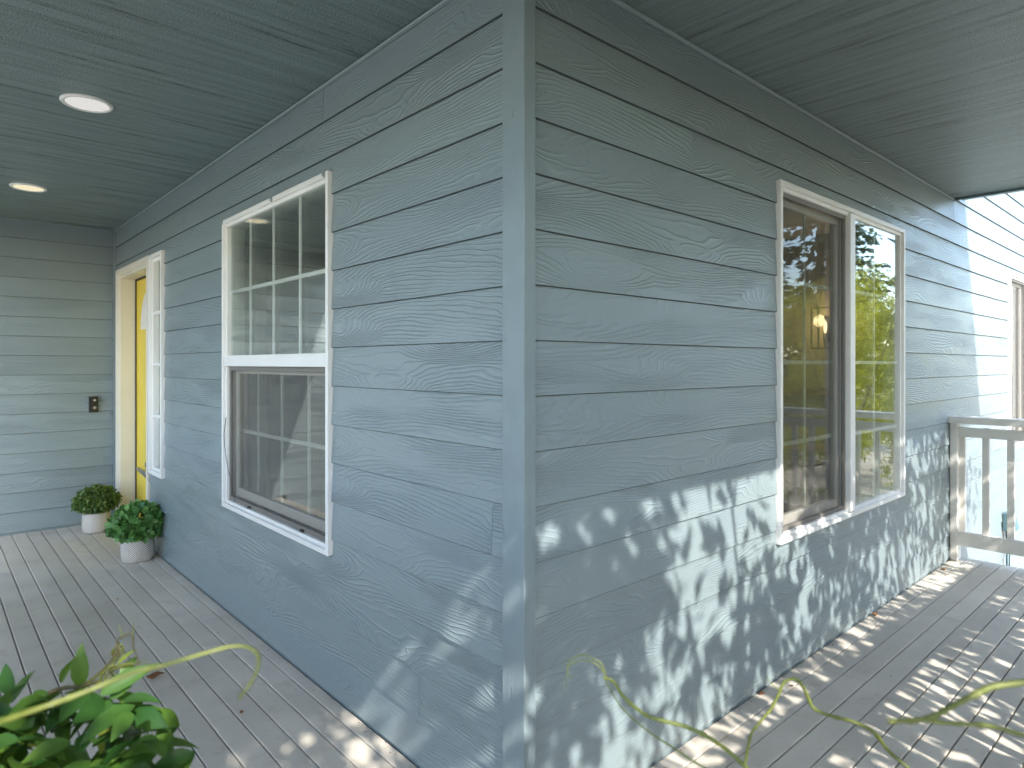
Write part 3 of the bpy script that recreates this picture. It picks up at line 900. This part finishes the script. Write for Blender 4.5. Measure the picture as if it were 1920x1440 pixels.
# ------------------------------------------------------------------ potted shrubs
def potted(loc, label, pot_prof, pot_mat, leaf_mat, tmpl, n, centre, radii, size, name_leaf):
    t = tag(empty('potted_shrub', loc), label, 'potted plant', 'potted shrubs by the front door')
    p = MB().lathe(pot_prof, 56).build('pot', pot_mat, t, smooth=True)
    zt = pot_prof[-4][1] - 0.02
    MB().lathe([(0.085, zt), (0.05, zt + 0.004), (0.0001, zt + 0.006)], 24).build('soil', M['soil'], t, smooth=True)
    d = unit(n)
    d = d[d[:, 2] > -0.62]
    n = len(d)
    r_ = RNG.uniform(0.62, 1.0, n) ** 0.5
    r_ *= 1.0 + 0.13 * np.sin(d[:, 0] * 7 + 1) * np.cos(d[:, 1] * 6 + d[:, 2] * 5) + np.where(RNG.random(n) < 0.05, 0.10, 0.0)
    pos = d * r_[:, None] * np.array(radii) + np.array(centre)
    direc = d * 0.75 + unit(n) * 0.75 + np.array([0, 0, -0.12])
    nor = d * 0.9 + unit(n) * 0.6 + np.array([0, 0, 0.35])
    tint = np.clip(RNG.normal(0.45, 0.24, n) + d[:, 2] * 0.12, 0, 1)
    tag(scatter('foliage', leaf_mat, tmpl, pos, direc, nor, size * RNG.uniform(0.7, 1.25, n), tint, t, smooth=True), kind='stuff')
    st = MB()
    for i in range(7):
        a = i * 2.4
        e = Vector((math.cos(a) * radii[0] * 0.6, math.sin(a) * radii[1] * 0.6, centre[2] + (0.4 if i else 0.6) * radii[2]))
        MB().tube([(0.02 * math.cos(a), 0.02 * math.sin(a), zt), (e.x * 0.5, e.y * 0.5, zt * 0.5 + e.z * 0.5), e], [0.004, 0.003, 0.002], 6).build('stem', M['stem_brown'], t, smooth=True)
    return t
pa = [(0.0001, 0.004), (0.078, 0.004), (0.088, 0.0), (0.094, 0.006), (0.099, 0.03), (0.1015, 0.075), (0.1015, 0.145), (0.0985, 0.158), (0.091, 0.158), (0.089, 0.12), (0.0001, 0.12)]
potted((-0.135, 3.665, 0.0), 'bigger leaved green shrub in a white pot with carved diamonds', pa, M['pot_a'], M['leaf_pot_a'], 'round', 1150,
       (0, 0, 0.245), (0.150, 0.135, 0.118), 0.048, 'leaf')
pb = [(0.0001, 0.004), (0.075, 0.004), (0.085, 0.001), (0.093, 0.012), (0.098, 0.04), (0.0975, 0.10), (0.094, 0.150), (0.090, 0.156), (0.085, 0.154), (0.084, 0.12), (0.0001, 0.12)]
potted((-0.195, 4.72, 0.0), 'small leaved dark boxwood ball in a white woven texture pot', pb, M['pot_b'], M['leaf_pot_b'], 'round', 3600,
       (0, 0, 0.238), (0.148, 0.148, 0.112), 0.021, 'leaf')

# ------------------------------------------------------------------ outlet box by the far window
ob = tag(empty('outlet_box', (5.47, -0.030, -0.78)), 'small blue outdoor outlet box on a thin conduit below the far window', 'outlet box')
MB().tube([(0, 0, 0), (0, 0, 0.72)], 0.012, 12).build('conduit', M['bluebox'], ob, smooth=True)
MB().box(-0.058, 0.058, -0.028, 0.022, 0.72, 0.865).build('box', M['bluebox'], ob, bevel=0.004)
MB().add([(-0.062, -0.032, 0.875), (0.062, -0.032, 0.875), (0.062, -0.070, 0.735), (-0.062, -0.070, 0.735), (-0.062, -0.028, 0.875), (0.062, -0.028, 0.875), (0.062, -0.064, 0.733), (-0.062, -0.064, 0.733)],
         [(0, 1, 2, 3), (7, 6, 5, 4), (0, 4, 5, 1), (1, 5, 6, 2), (2, 6, 7, 3), (3, 7, 4, 0)]).build('cover_flap', M['bluebox'], ob)
MB().box(-0.05, -0.015, -0.030, 0.005, 0.655, 0.7195).build('plug', M['black'], ob, bevel=0.004)
MB().tube(spline([(-0.033, -0.015, 0.655), (-0.035, -0.02, 0.5), (-0.028, -0.018, 0.35), (-0.036, -0.015, 0.2), (-0.03, -0.02, 0.01)]), 0.0035, 6).build('cord', M['black'], ob, smooth=True)

# ------------------------------------------------------------------ fallen leaves on the deck
def dry_leaf(x, y, size, rot, label, mat, curl=0.5):
    v, f = leaf_template('oval')
    v = v.copy()
    v[:, 0] -= 0.5
    v[:, 2] = np.abs(v[:, 1]) * 0.9 * curl + curl * 0.5 * v[:, 0] ** 2 + 0.06 * np.sin(v[:, 0] * 9)
    v[:, 2] -= v[:, 2].min()
    m = MB().add([tuple(p * size) for p in v], f)
    o = m.build('fallen_leaf', mat, loc=(x, y, 0.0012), rot=(0, 0, rot), smooth=True)
    s = o.modifiers.new('thickness', 'SOLIDIFY'); s.thickness = 0.0005; s.offset = 1
    return tag(o, label, 'fallen leaf', 'dry leaves fallen on the deck')
dry_leaf(-0.481, 1.75, 0.075, 0.2, 'curled rust brown dry leaf lying beside the vine on the planks', M['dead'], 0.8)
dry_leaf(-0.312, 1.231, 0.026, 0.9, 'small brown dry leaf on planks under the hung window', M['dead'])
dry_leaf(-0.400, 2.903, 0.024, 2.0, 'tiny pale dry leaf in the middle of the side deck', M['dead_pale'])
dry_leaf(2.497, -0.026, 0.050, 0.4, 'orange brown dry leaf against the front wall past the wide window', M['dead'], 0.9)
dry_leaf(2.171, -0.441, 0.034, 1.4, 'pale crumpled leaf on the sunlit streaks of the front deck', M['dead_pale'])
dry_leaf(1.281, -0.022, 0.036, 0.1, 'dry leaf at the wall foot left of the arched tendril', M['dead'])
dry_leaf(1.429, -0.074, 0.020, 2.4, 'tiny rust leaf behind the arched tendril', M['dead'])
dry_leaf(3.652, -0.040, 0.045, 0.0, 'reddish dry leaf near the railing post', M['dead'], 0.2)

# ------------------------------------------------------------------ vines growing over the railings
leaf_me = None
def oval_mesh():
    global leaf_me
    if leaf_me is None:
        v, f = leaf_template('oval')
        leaf_me = MB().add([tuple(p) for p in v], f).mesh('leaf', M['leaf_vine'], smooth=True, fix=False)
    return leaf_me
young_me = None
def leaf_obj(parent, base, tip, width, nrm, young=False):
    global young_me
    me = oval_mesh()
    if young:
        if young_me is None:
            young_me = me.copy(); young_me.materials.clear(); young_me.materials.append(M['leaf_young'])
        me = young_me
    b, t = Vector(base), Vector(tip)
    x = (t - b); L = x.length; x.normalize()
    n = Vector(nrm); n = (n - x * n.dot(x)).normalized()
    y = n.cross(x)
    o = bpy.data.objects.new('leaf', me); COL.objects.link(o)
    W_ = width / 0.5
    m = Matrix(((x.x * L, y.x * W_, n.x * L, b.x), (x.y * L, y.y * W_, n.y * L, b.y), (x.z * L, y.z * W_, n.z * L, b.z), (0, 0, 0, 1)))
    o.parent = parent
    o.matrix_basis = m
    return o

vine = tag(empty('climbing_vine', (0, 0, 0)), 'leafy green climbing vine spilling over the side railing', 'vine', 'vines on the porch railings')
HERO = [
((-1.044, -0.216, 0.873), (-1.044, -0.216, 0.932), 0.022), ((-1.063, -0.186, 0.874), (-1.05, -0.211, 0.915), 0.011),
((-1.117, -0.178, 0.862), (-1.093, -0.173, 0.898), 0.013), ((-1.111, -0.156, 0.863), (-1.123, -0.105, 0.893), 0.025),
((-1.003, -0.253, 0.886), (-0.982, -0.246, 0.908), 0.015), ((-1.034, -0.293, 0.888), (-0.97, -0.31, 0.917), 0.022),
((-1.023, -0.289, 0.879), (-1.002, -0.308, 0.895), 0.015), ((-1.012, -0.286, 0.863), (-0.98, -0.355, 0.89), 0.019),
((-1.026, -0.286, 0.873), (-1.067, -0.33, 0.881), 0.029), ((-1.012, -0.299, 0.866), (-1.021, -0.345, 0.857), 0.028),
((-0.999, -0.311, 0.861), (-0.973, -0.361, 0.852), 0.027), ((-0.969, -0.311, 0.853), (-0.949, -0.329, 0.828), 0.024),
((-1.047, -0.281, 0.89), (-1.081, -0.318, 0.884), 0.028), ((-1.085, -0.233, 0.878), (-1.13, -0.273, 0.882), 0.027)]
to_cam = Vector((-0.35, -0.75, 0.55))
for i, (b, t, w_) in enumerate(HERO):
    n = to_cam + Vector((random.uniform(-.5, .5), random.uniform(-.5, .5), random.uniform(-.3, .5)))
    leaf_obj(vine, b, t, w_, n, young=False)
leaf_obj(vine, (-1.006, -0.25, 0.905), (-0.986, -0.262, 0.925), 0.006, to_cam, True)
leaf_obj(vine, (-1.012, -0.24, 0.915), (-0.998, -0.25, 0.925), 0.005, to_cam, True)
rv = random.Random(4)
for i in range(230):                                # the mass of leaves below and behind
    t_ = rv.uniform(-0.35, 1.02)
    s_ = 0.16 * rv.random() ** 1.3
    cx_ = -1.13 + 0.175 * t_ - 0.156 * s_
    cy_ = -0.17 - 0.14 * t_ - 0.988 * s_
    cz_ = 0.872 + 0.05 * s_ - 0.13 * rv.random() ** 1.3 - (0.05 if t_ > 0.85 else 0.0)
    a = rv.uniform(0, 2 * math.pi)
    L = rv.uniform(0.042, 0.070)
    dirv = Vector((math.cos(a), math.sin(a), rv.uniform(-0.7, 0.15))).normalized()
    b = Vector((cx_, cy_, cz_)) - dirv * L * 0.5
    leaf_obj(vine, b, b + dirv * L, L * rv.uniform(0.36, 0.48), Vector((rv.uniform(-.7, .5), rv.uniform(-.9, .4), 1.0)), rv.random() < 0.06)

def stem(parent, name, pts, r0, r1, mat, sub=7):
    p = spline(pts, sub)
    n = len(p)
    rad = [0.8 * (r0 + (r1 - r0) * i / (n - 1)) * (1.0 + 0.10 * math.sin(i * 1.7) + (0.35 if i % 13 == 7 else 0.0)) for i in range(n)]
    return MB().tube(p, rad, 8).build(name, mat, parent, smooth=True)
stem(vine, 'stem', [(-1.26, -0.35, 0.80), (-1.20, -0.25, 0.845), (-1.13, -0.193, 0.853), (-1.096, -0.196, 0.864), (-1.066, -0.196, 0.87), (-1.044, -0.216, 0.874), (-1.023, -0.236, 0.883)], 0.0045, 0.003, M['stem_brown'])
stem(vine, 'stem', [(-1.044, -0.216, 0.873), (-1.025, -0.233, 0.892), (-1.015, -0.243, 0.906), (-1.008, -0.249, 0.92), (-1.006, -0.251, 0.929), (-1.01, -0.247, 0.926), (-1.012, -0.245, 0.918), (-1.008, -0.249, 0.915), (-1.004, -0.253, 0.922), (-1.007, -0.25, 0.934), (-1.005, -0.252, 0.94), (-0.995, -0.261, 0.946), (-0.991, -0.265, 0.944), (-0.99, -0.265, 0.928), (-0.986, -0.269, 0.912), (-0.987, -0.268, 0.898)], 0.0024, 0.0012, M['stem_brown'])
stem(vine, 'stem', [(-1.05, -0.21, 0.868), (-1.022, -0.236, 0.893), (-1.006, -0.243, 0.909), (-1.012, -0.247, 0.924), (-1.002, -0.252, 0.931), (-1.0, -0.25, 0.918), (-1.011, -0.246, 0.909)], 0.0022, 0.0012, M['stem'])
stem(vine, 'tendril', [(-1.001, -0.255, 0.944), (-1.003, -0.253, 0.952), (-1.005, -0.252, 0.960)], 0.0014, 0.0006, M['stem_pale'], 3)
stem(vine, 'tendril', [(-0.991, -0.265, 0.944), (-0.990, -0.265, 0.953), (-0.990, -0.265, 0.963)], 0.0014, 0.0006, M['stem_pale'], 3)
for i in range(7):
    x = -1.03 + 0.006 * i
    stem(vine, 'tendril', [(x, -0.235, 0.875), (x + 0.008 - 0.004 * i, -0.24, 0.893 + 0.003 * (i % 3)), (x + 0.02, -0.25 - 0.003 * i, 0.905)], 0.0014, 0.0007, M['stem'], 4)
stem(vine, 'tendril', [(-1.27, -0.93, 0.97), (-1.235, -0.85, 1.055), (-1.184, -0.763, 1.093), (-1.168, -0.751, 1.089), (-1.145, -0.745, 1.088), (-1.124, -0.75, 1.092), (-1.092, -0.752, 1.097), (-1.075, -0.754, 1.097), (-1.049, -0.765, 1.102), (-1.027, -0.77, 1.103), (-1.017, -0.78, 1.1), (-1.014, -0.782, 1.091), (-1.021, -0.789, 1.082), (-1.033, -0.792, 1.072)], 0.0025, 0.0013, M['stem'])

vine2 = tag(empty('climbing_vine', (0, 0, 0)), 'bare green vine tendrils arching up over the front deck', 'vine', 'vines on the porch railings')
stem(vine2, 'tendril', [(-0.601, -0.779, 0.945), (-0.592, -0.787, 0.939), (-0.585, -0.793, 0.925), (-0.575, -0.802, 0.911), (-0.561, -0.815, 0.898), (-0.544, -0.83, 0.891), (-0.525, -0.847, 0.884), (-0.502, -0.868, 0.868), (-0.478, -0.889, 0.842), (-0.45, -0.95, 0.79), (-0.42, -1.12, 0.77), (-0.40, -1.29, 0.86)], 0.0022, 0.0036, M['stem_pale'])
stem(vine2, 'tendril', [(-0.601, -0.779, 0.945), (-0.594, -0.785, 0.928), (-0.585, -0.793, 0.909), (-0.573, -0.804, 0.893), (-0.558, -0.817, 0.877), (-0.54, -0.834, 0.861), (-0.511, -0.859, 0.836), (-0.46, -0.93, 0.80)], 0.0009, 0.0014, M['stem_pale'])
stem(vine2, 'tendril', [(-0.598, -0.781, 0.944), (-0.602, -0.777, 0.96), (-0.61, -0.77, 0.967), (-0.62, -0.761, 0.971), (-0.629, -0.753, 0.966), (-0.633, -0.749, 0.956), (-0.632, -0.751, 0.947), (-0.628, -0.754, 0.944)], 0.0010, 0.0005, M['stem_pale'])
stem(vine2, 'tendril', [(-0.599, -0.78, 0.948), (-0.607, -0.773, 0.96), (-0.618, -0.763, 0.965), (-0.627, -0.755, 0.962), (-0.632, -0.75, 0.954), (-0.634, -0.748, 0.938), (-0.635, -0.747, 0.925)], 0.0009, 0.0004, M['stem_pale'])
stem(vine2, 'tendril', [(-0.459, -0.879, 0.80), (-0.452, -0.886, 0.859), (-0.445, -0.893, 0.877), (-0.433, -0.903, 0.895), (-0.425, -0.91, 0.915), (-0.42, -0.914, 0.928), (-0.412, -0.922, 0.933), (-0.406, -0.928, 0.928), (-0.4, -0.933, 0.914), (-0.394, -0.939, 0.897), (-0.377, -0.954, 0.887), (-0.357, -0.972, 0.88), (-0.338, -0.989, 0.866), (-0.313, -1.011, 0.83), (-0.30, -1.12, 0.79), (-0.29, -1.29, 0.88)], 0.0020, 0.0030, M['stem'])
stem(vine2, 'tendril', [(-0.424, -0.911, 0.918), (-0.429, -0.907, 0.923), (-0.434, -0.902, 0.93), (-0.437, -0.9, 0.937)], 0.0008, 0.0004, M['stem_pale'])
stem(vine2, 'tendril', [(-0.33, -1.30, 0.965), (-0.43, -1.24, 1.06), (-0.488, -1.19, 1.056), (-0.515, -1.166, 1.051), (-0.535, -1.148, 1.047), (-0.548, -1.136, 1.039), (-0.572, -1.128, 1.036), (-0.593, -1.122, 1.034), (-0.616, -1.115, 1.035), (-0.636, -1.11, 1.04), (-0.654, -1.107, 1.045)], 0.0038, 0.0022, M['stem'])
stem(vine2, 'tendril', [(-0.654, -1.107, 1.045), (-0.616, -1.115, 1.036), (-0.585, -1.129, 1.027), (-0.551, -1.147, 1.02), (-0.515, -1.166, 1.006), (-0.45, -1.23, 0.98), (-0.38, -1.29, 0.965)], 0.0020, 0.0026, M['stem'])

# small green sprig outside the railing
sp = tag(empty('garden_sprig', (5.15, -0.42, -0.78)), 'small bright green sprig showing past the end of the deck', 'plant')
MB().tube(spline([(0, 0, 0), (0.03, -0.02, 0.2), (0.02, 0.03, 0.36), (0.06, 0.02, 0.47)]), [0.004 - 0.0025 * i / 18 for i in range(19)], 6).build('stem', M['stem'], sp, smooth=True)
for i in range(12):
    a = i * 2.1
    z = 0.26 + 0.018 * i
    b = Vector((0.03, 0.02, z)); t_ = b + Vector((math.cos(a) * 0.09, math.sin(a) * 0.09, 0.015 * (i % 3)))
    leaf_obj(sp, b, t_, 0.042, (0, -0.2, 1))

# ------------------------------------------------------------------ trees
def limb(pts, r0, r1, name, parent, mat=None, sides=8):
    p = spline(pts, 5)
    n = len(p)
    return MB().tube(p, [r0 + (r1 - r0) * (i / (n - 1)) for i in range(n)], sides).build(name, mat or M['bark'], parent, smooth=True)

def clumped(n, blobs):
    out = []
    w_ = np.array([b[3] * b[4] * b[5] for b in blobs]); w_ = w_ / w_.sum()
    idx = RNG.choice(len(blobs), n, p=w_)
    B = np.array([b[:6] for b in blobs])[idx]
    d = unit(n) * (RNG.uniform(0, 1, n) ** 0.42)[:, None]
    return B[:, :3] + d * B[:, 3:6], d

def broad_tree(loc, label, blobs, n, size, mat, tmpl, stems, group, name='maple_tree', droop=-0.25, flat=0.8):
    t = tag(empty(name, loc), label, 'tree', group)
    for s_ in stems:
        limb(s_[0], s_[1], s_[2], 'trunk' if s_[1] > 0.03 else 'branch', t)
    pos, d = clumped(n, blobs)
    direc = unit(n) + d * 0.5 + np.array([0, 0, droop])
    nor = unit(n) * 0.7 + np.array([0, 0, flat])
    tag(scatter('crown', mat, tmpl, pos, direc, nor, size * RNG.uniform(0.65, 1.3, n), RNG.uniform(0, 1, n), t), kind='stuff')
    return t

def stems_to(blobs, h0):
    out = [([(0, 0, 0), (0.05, 0.03, h0 * 0.5), (-0.02, 0.0, h0)], 0.075, 0.05)]
    for b in blobs:
        m = Vector((b[0] * 0.45, b[1] * 0.45, (h0 + b[2]) / 2 - 0.1))
        out.append(([(-0.02, 0, h0 - 0.05), m, Vector(b[:3])], 0.028, 0.006))
    return out

# maples in front of the porch, whose leaves dapple the wall
TG = 'maples growing in front of the porch'
def shade_tree(x, y, label, seed, n, hw=1.0, z1=3.75, extra=[]):
    rr = random.Random(seed)
    blobs = []
    for i in range(60):
        blobs.append((rr.uniform(-hw, hw), rr.uniform(-0.28, 0.28), rr.uniform(1.0, z1), rr.uniform(0.22, 0.42), rr.uniform(0.14, 0.24), rr.uniform(0.14, 0.28)))
    blobs += extra
    broad_tree((x, y, -0.78), label, blobs, n, 0.125, M['leaf_tree'], 'rhomb', stems_to(blobs[::3], 0.8), TG, 'maple_tree', -0.9, 0.1)
shade_tree(-1.35, -2.2, 'maple tree standing nearest the house corner', 1, 3700, 1.15, 4.2,
           [(0.10 + 0.20 * (i % 3), -0.1 + 0.1 * (i % 2), 2.75 + 0.17 * i, 0.26, 0.2, 0.2) for i in range(6)] + [(0.05 + 0.2 * (i % 2), 0.1, 3.1 + 0.22 * i, 0.32, 0.22, 0.24) for i in range(5)])
shade_tree(0.80, -2.15, 'maple tree in front of the middle of the porch', 2, 2600, 1.2, 3.95, [(-1.1 + 0.117 * i, 0.12 * math.sin(i * 2.1), 1.35 + 0.30 * ((i * 7) % 5), 0.26, 0.18, 0.17) for i in range(20)])
shade_tree(2.65, -2.2, 'maple tree in front of the deck end', 3, 2800, 1.2, 3.95, [(-1.1 + 0.117 * i, 0.12 * math.sin(i * 2.1), 1.35 + 0.30 * ((i * 7) % 5), 0.26, 0.18, 0.17) for i in range(20)])

# bright thicket and dark conifers seen mirrored in the wide window
BG = 'yellow green thicket mirrored in the wide window'
rr = random.Random(21)
for i, (x, y, h, lab) in enumerate([(9.8, -2.9, 3.0, 'yellow green feathery bush nearest in the mirrored thicket'), (11.8, -3.5, 3.5, 'tall yellow green feathery bush in the middle of the thicket'),
                                    (13.9, -3.5, 3.2, 'yellow green feathery bush farthest along the thicket'), (16.6, -5.6, 3.8, 'yellow green bush behind the thicket end')]):
    blobs = [(rr.uniform(-1.0, 1.0), rr.uniform(-0.9, 0.9), 0.35 + (h - 0.3) * rr.random() ** 0.8, rr.uniform(0.35, 0.65), rr.uniform(0.3, 0.6), rr.uniform(0.22, 0.42)) for _ in range(30)]
    broad_tree((x, y, -0.78), lab, blobs, 9000, 0.125, M['leaf_bush'], 'blade', stems_to(blobs[::4], 0.6), BG, 'feathery_bush', -0.4)

def conifer(x, y, h, rad, label, n, seed):
    t = tag(empty('conifer_tree', (x, y, -0.78)), label, 'tree', 'conifers mirrored in the wide window')
    limb([(0, 0, 0), (0.05, 0.02, h * 0.5), (0, 0, h)], 0.03 * h * 0.5, 0.02, 'trunk', t)
    rg = np.random.default_rng(seed)
    P, D = [], []
    z = 0.10 * h
    while z < h * 0.98:
        r_ = rad * (1 - z / h) ** 0.75 * rg.uniform(0.65, 1.1)
        for k in range(rg.integers(4, 7)):
            a = rg.uniform(0, 2 * math.pi)
            m = max(6, int(n * r_ / rad / 110))
            s_ = rg.uniform(0.12, 1.0, m)
            ln = r_ * rg.uniform(0.7, 1.1)
            side = rg.normal(0, 0.16, m) * (0.4 + s_ * 0.9) * min(1.0, ln)
            px = np.cos(a) * s_ * ln - np.sin(a) * side
            py = np.sin(a) * s_ * ln + np.cos(a) * side
            pz = z + 0.12 * s_ - 0.30 * s_ ** 2 * ln * 0.55 + rg.normal(0, 0.06, m)
            P.append(np.stack([px, py, pz], 1))
            D.append(np.stack([np.cos(a) + rg.normal(0, .5, m), np.sin(a) + rg.normal(0, .5, m), rg.normal(-0.35, .3, m)], 1))
        z += h * 0.030 * rg.uniform(0.7, 1.3)
    P = np.concatenate(P); D = np.concatenate(D)
    nn = len(P)
    tag(scatter('crown', M['leaf_fir'], 'rhomb', P, D, unit(nn) * 0.6 + np.array([0, 0, 0.7]), rg.uniform(0.28, 0.55, nn), rg.uniform(0, 1, nn), t), kind='stuff')
for i, (x, y, h, r_, lab) in enumerate([(21, -7.9, 13.0, 2.3, 'dark conifer nearest behind the thicket'), (26, -9.2, 14.0, 3.0, 'dark conifer second behind the thicket'), (25, -12.2, 13.0, 2.8, 'dark conifer set far back beside the second one'),
                                        (20, -10.4, 12.5, 2.5, 'dark conifer set back behind the thicket start'), (40, -14.0, 15.0, 3.8, 'tall dark conifer farthest behind the thicket')]):
    conifer(x, y, h, r_, lab, 2200, 30 + i)

# ------------------------------------------------------------------ the room behind the windows
def slab_obj(name, x0, x1, y0, y1, z0, z1, mat, label):
    return tag(MB().box(x0, x1, y0, y1, z0, z1).build(name, mat), label, kind='structure')
slab_obj('room_floor', 0.105, 9.0, 0.105, 6.2, -0.05, 0.0, M['floor_wood'], 'brown wooden floor inside the house')
slab_obj('room_ceiling', 0.105, 9.0, 0.105, 6.2, 2.44, 2.50, M['room_white'], 'white ceiling inside the house')
slab_obj('room_wall', 4.55, 4.65, 0.105, 6.2, 0.0, 2.44, M['plaster'], 'tan wall facing the side window')
ol = [(0.105, 0.0), (0.64, 0.0), (0.64, 2.06), (2.3, 2.06), (2.3, 0.0), (4.549, 0.0), (4.549, 2.439), (0.105, 2.439)]
tag(MB().extrude([(x, 3.43, z) for x, z in ol], [(x, 3.53, z) for x, z in ol]).build('room_wall', M['plaster']), 'tan wall with a wide cased opening', kind='structure')
slab_obj('room_wall', 0.105, 4.549, 6.1, 6.2, 0.0, 2.439, M['plaster'], 'tan hall wall at the back')
slab_obj('room_wall', 4.651, 9.0, 2.4, 2.5, 0.0, 2.439, M['plaster'], 'tan wall of the far room')
slab_obj('room_wall', 8.9, 9.0, 0.105, 2.399, 0.0, 2.439, M['plaster'], 'tan end wall of the far room')

co = tag(empty('doorway_casing', (1.47, 3.43, 0)), 'white casing round the wide doorway inside', 'door casing')
MB().box(-0.95, -0.83, -0.022, -0.002, 0.0, 2.06).build('side_casing', M['room_white'], co, bevel=0.004)
MB().box(0.83, 0.95, -0.022, -0.002, 0.0, 2.06).build('side_casing', M['room_white'], co, bevel=0.004)
MB().box(-0.97, 0.97, -0.026, -0.002, 2.061, 2.21).build('head_casing', M['room_white'], co, bevel=0.004)
hd = tag(empty('hall_door', (0.78, 4.25, 0)), 'brown wooden door standing in the hall', 'door')
MB().box(0, 0.22, 0, 0.04, 0.01, 2.03).build('door_slab', M['door_wood'], hd, bevel=0.003)
MB().lathe([(0.0001, 0.03), (0.02, 0.026), (0.024, 0.012), (0.01, 0.0)], 16).build('knob', M['metal'], hd, smooth=True, loc=(0.17, 0.0, 0.95), rot=(R(90), 0, 0))

sc_ = tag(empty('wall_sconce', (4.55, 1.03, 1.62)), 'box frame wall sconce with a glowing bulb seen through the sliding window', 'sconce')
MB().box(-0.014, -0.001, -0.05, 0.05, -0.11, 0.11).build('back_plate', M['bronze'], sc_, bevel=0.003)
def bars(parent, x0, x1, y0, y1, z0, z1, r_):
    for x in (x0, x1):
        for y in (y0, y1):
            MB().box(x - r_, x + r_, y - r_, y + r_, z0, z1).build('cage_bar', M['bronze'], parent)
    for z in (z0, z1):
        MB().box(x0 + r_, x1 - r_, y0 - r_, y0 + r_, z - r_, z + r_).build('cage_bar', M['bronze'], parent)
        MB().box(x0 + r_, x1 - r_, y1 - r_, y1 + r_, z - r_, z + r_).build('cage_bar', M['bronze'], parent)
        MB().box(x0 - r_, x0 + r_, y0 + r_, y1 - r_, z - r_, z + r_).build('cage_bar', M['bronze'], parent)
bars(sc_, -0.16, -0.022, -0.085, 0.085, -0.17, 0.17, 0.006)
MB().tube([(-0.09, 0, -0.168), (-0.09, 0, -0.04)], 0.012, 12).build('candle_sleeve', M['bronze'], sc_, smooth=True)
MB().lathe([(0.0001, 0.105), (0.010, 0.095), (0.014, 0.06), (0.013, 0.035), (0.008, 0.0)], 20).build('bulb', M['bulb'], sc_, smooth=True, loc=(-0.09, 0, -0.04))
ld = bpy.data.lights.new('sconce_light', 'POINT'); ld.energy = 1.0; ld.color = (1, 0.74, 0.42); ld.shadow_soft_size = 0.05
lo = bpy.data.objects.new('sconce_light', ld); COL.objects.link(lo); lo.parent = sc_; lo.location = (-0.20, 0, 0.06)

sb = tag(empty('sideboard', (4.2, 0.95, 0)), 'low brown wooden sideboard under the sconce inside', 'sideboard')
MB().box(-0.30, 0.30, -0.72, 0.72, 0.60, 0.64).build('top', M['cabinet'], sb, bevel=0.004)
MB().box(-0.26, 0.30, -0.69, 0.69, 0.10, 0.599).build('carcass', M['cabinet'], sb, bevel=0.003)
for i in range(3):
    for j in range(2):
        y0 = -0.67 + i * 0.45
        d = MB().box(-0.278, -0.261, y0, y0 + 0.43, 0.125 + j * 0.235, 0.345 + j * 0.235).build('drawer_front', M['cabinet'], sb, bevel=0.004)
        MB().lathe([(0.0001, 0.022), (0.012, 0.018), (0.006, 0.0)], 12).build('knob', M['bronze'], d, smooth=True, loc=(-0.278, y0 + 0.215, 0.235 + j * 0.235), rot=(0, R(-90), 0))
for sx in (-0.22, 0.26):
    for sy in (-0.64, 0.64):
        MB().box(sx - 0.025, sx + 0.025, sy - 0.025, sy + 0.025, 0.001, 0.099).build('leg', M['cabinet'], sb)
tag(MB().box(4.515, 4.548, 0.12, 2.6, 1.05, 1.115).build('wall_shelf', M['cabinet'], bevel=0.003), 'narrow reddish wooden ledge along the tan wall inside', 'shelf')

# ------------------------------------------------------------------ grit and crumbs of leaf along the wall foot
n_ = 420
side = RNG.random(n_) < 0.5
along = RNG.uniform(0.05, 4.9, n_)
away = 0.004 + 0.035 * RNG.random(n_) ** 2.2
far = RNG.random(n_) < 0.25
away = np.where(far, RNG.uniform(0.05, 1.1, n_), away)
pos = np.where(side[:, None], np.stack([-away, along, np.full(n_, 0.003)], 1), np.stack([np.minimum(along * 0.8, 3.9), -away, np.full(n_, 0.003)], 1))
dr = unit(n_); dr[:, 2] *= 0.25
nr = unit(n_) * 0.4 + np.array([0, 0, 1.0])
mt_ = mat_leaf('crumbled_leaf', (0.10, 0.07, 0.04), (0.34, 0.22, 0.11), 0.1, 0.8)
tag(scatter('leaf_litter', mt_, 'rhomb', pos, dr, nr, RNG.uniform(0.003, 0.011, n_), RNG.random(n_), None), 'crumbs of dry leaf and grit along the wall foot', 'litter', kind='stuff')
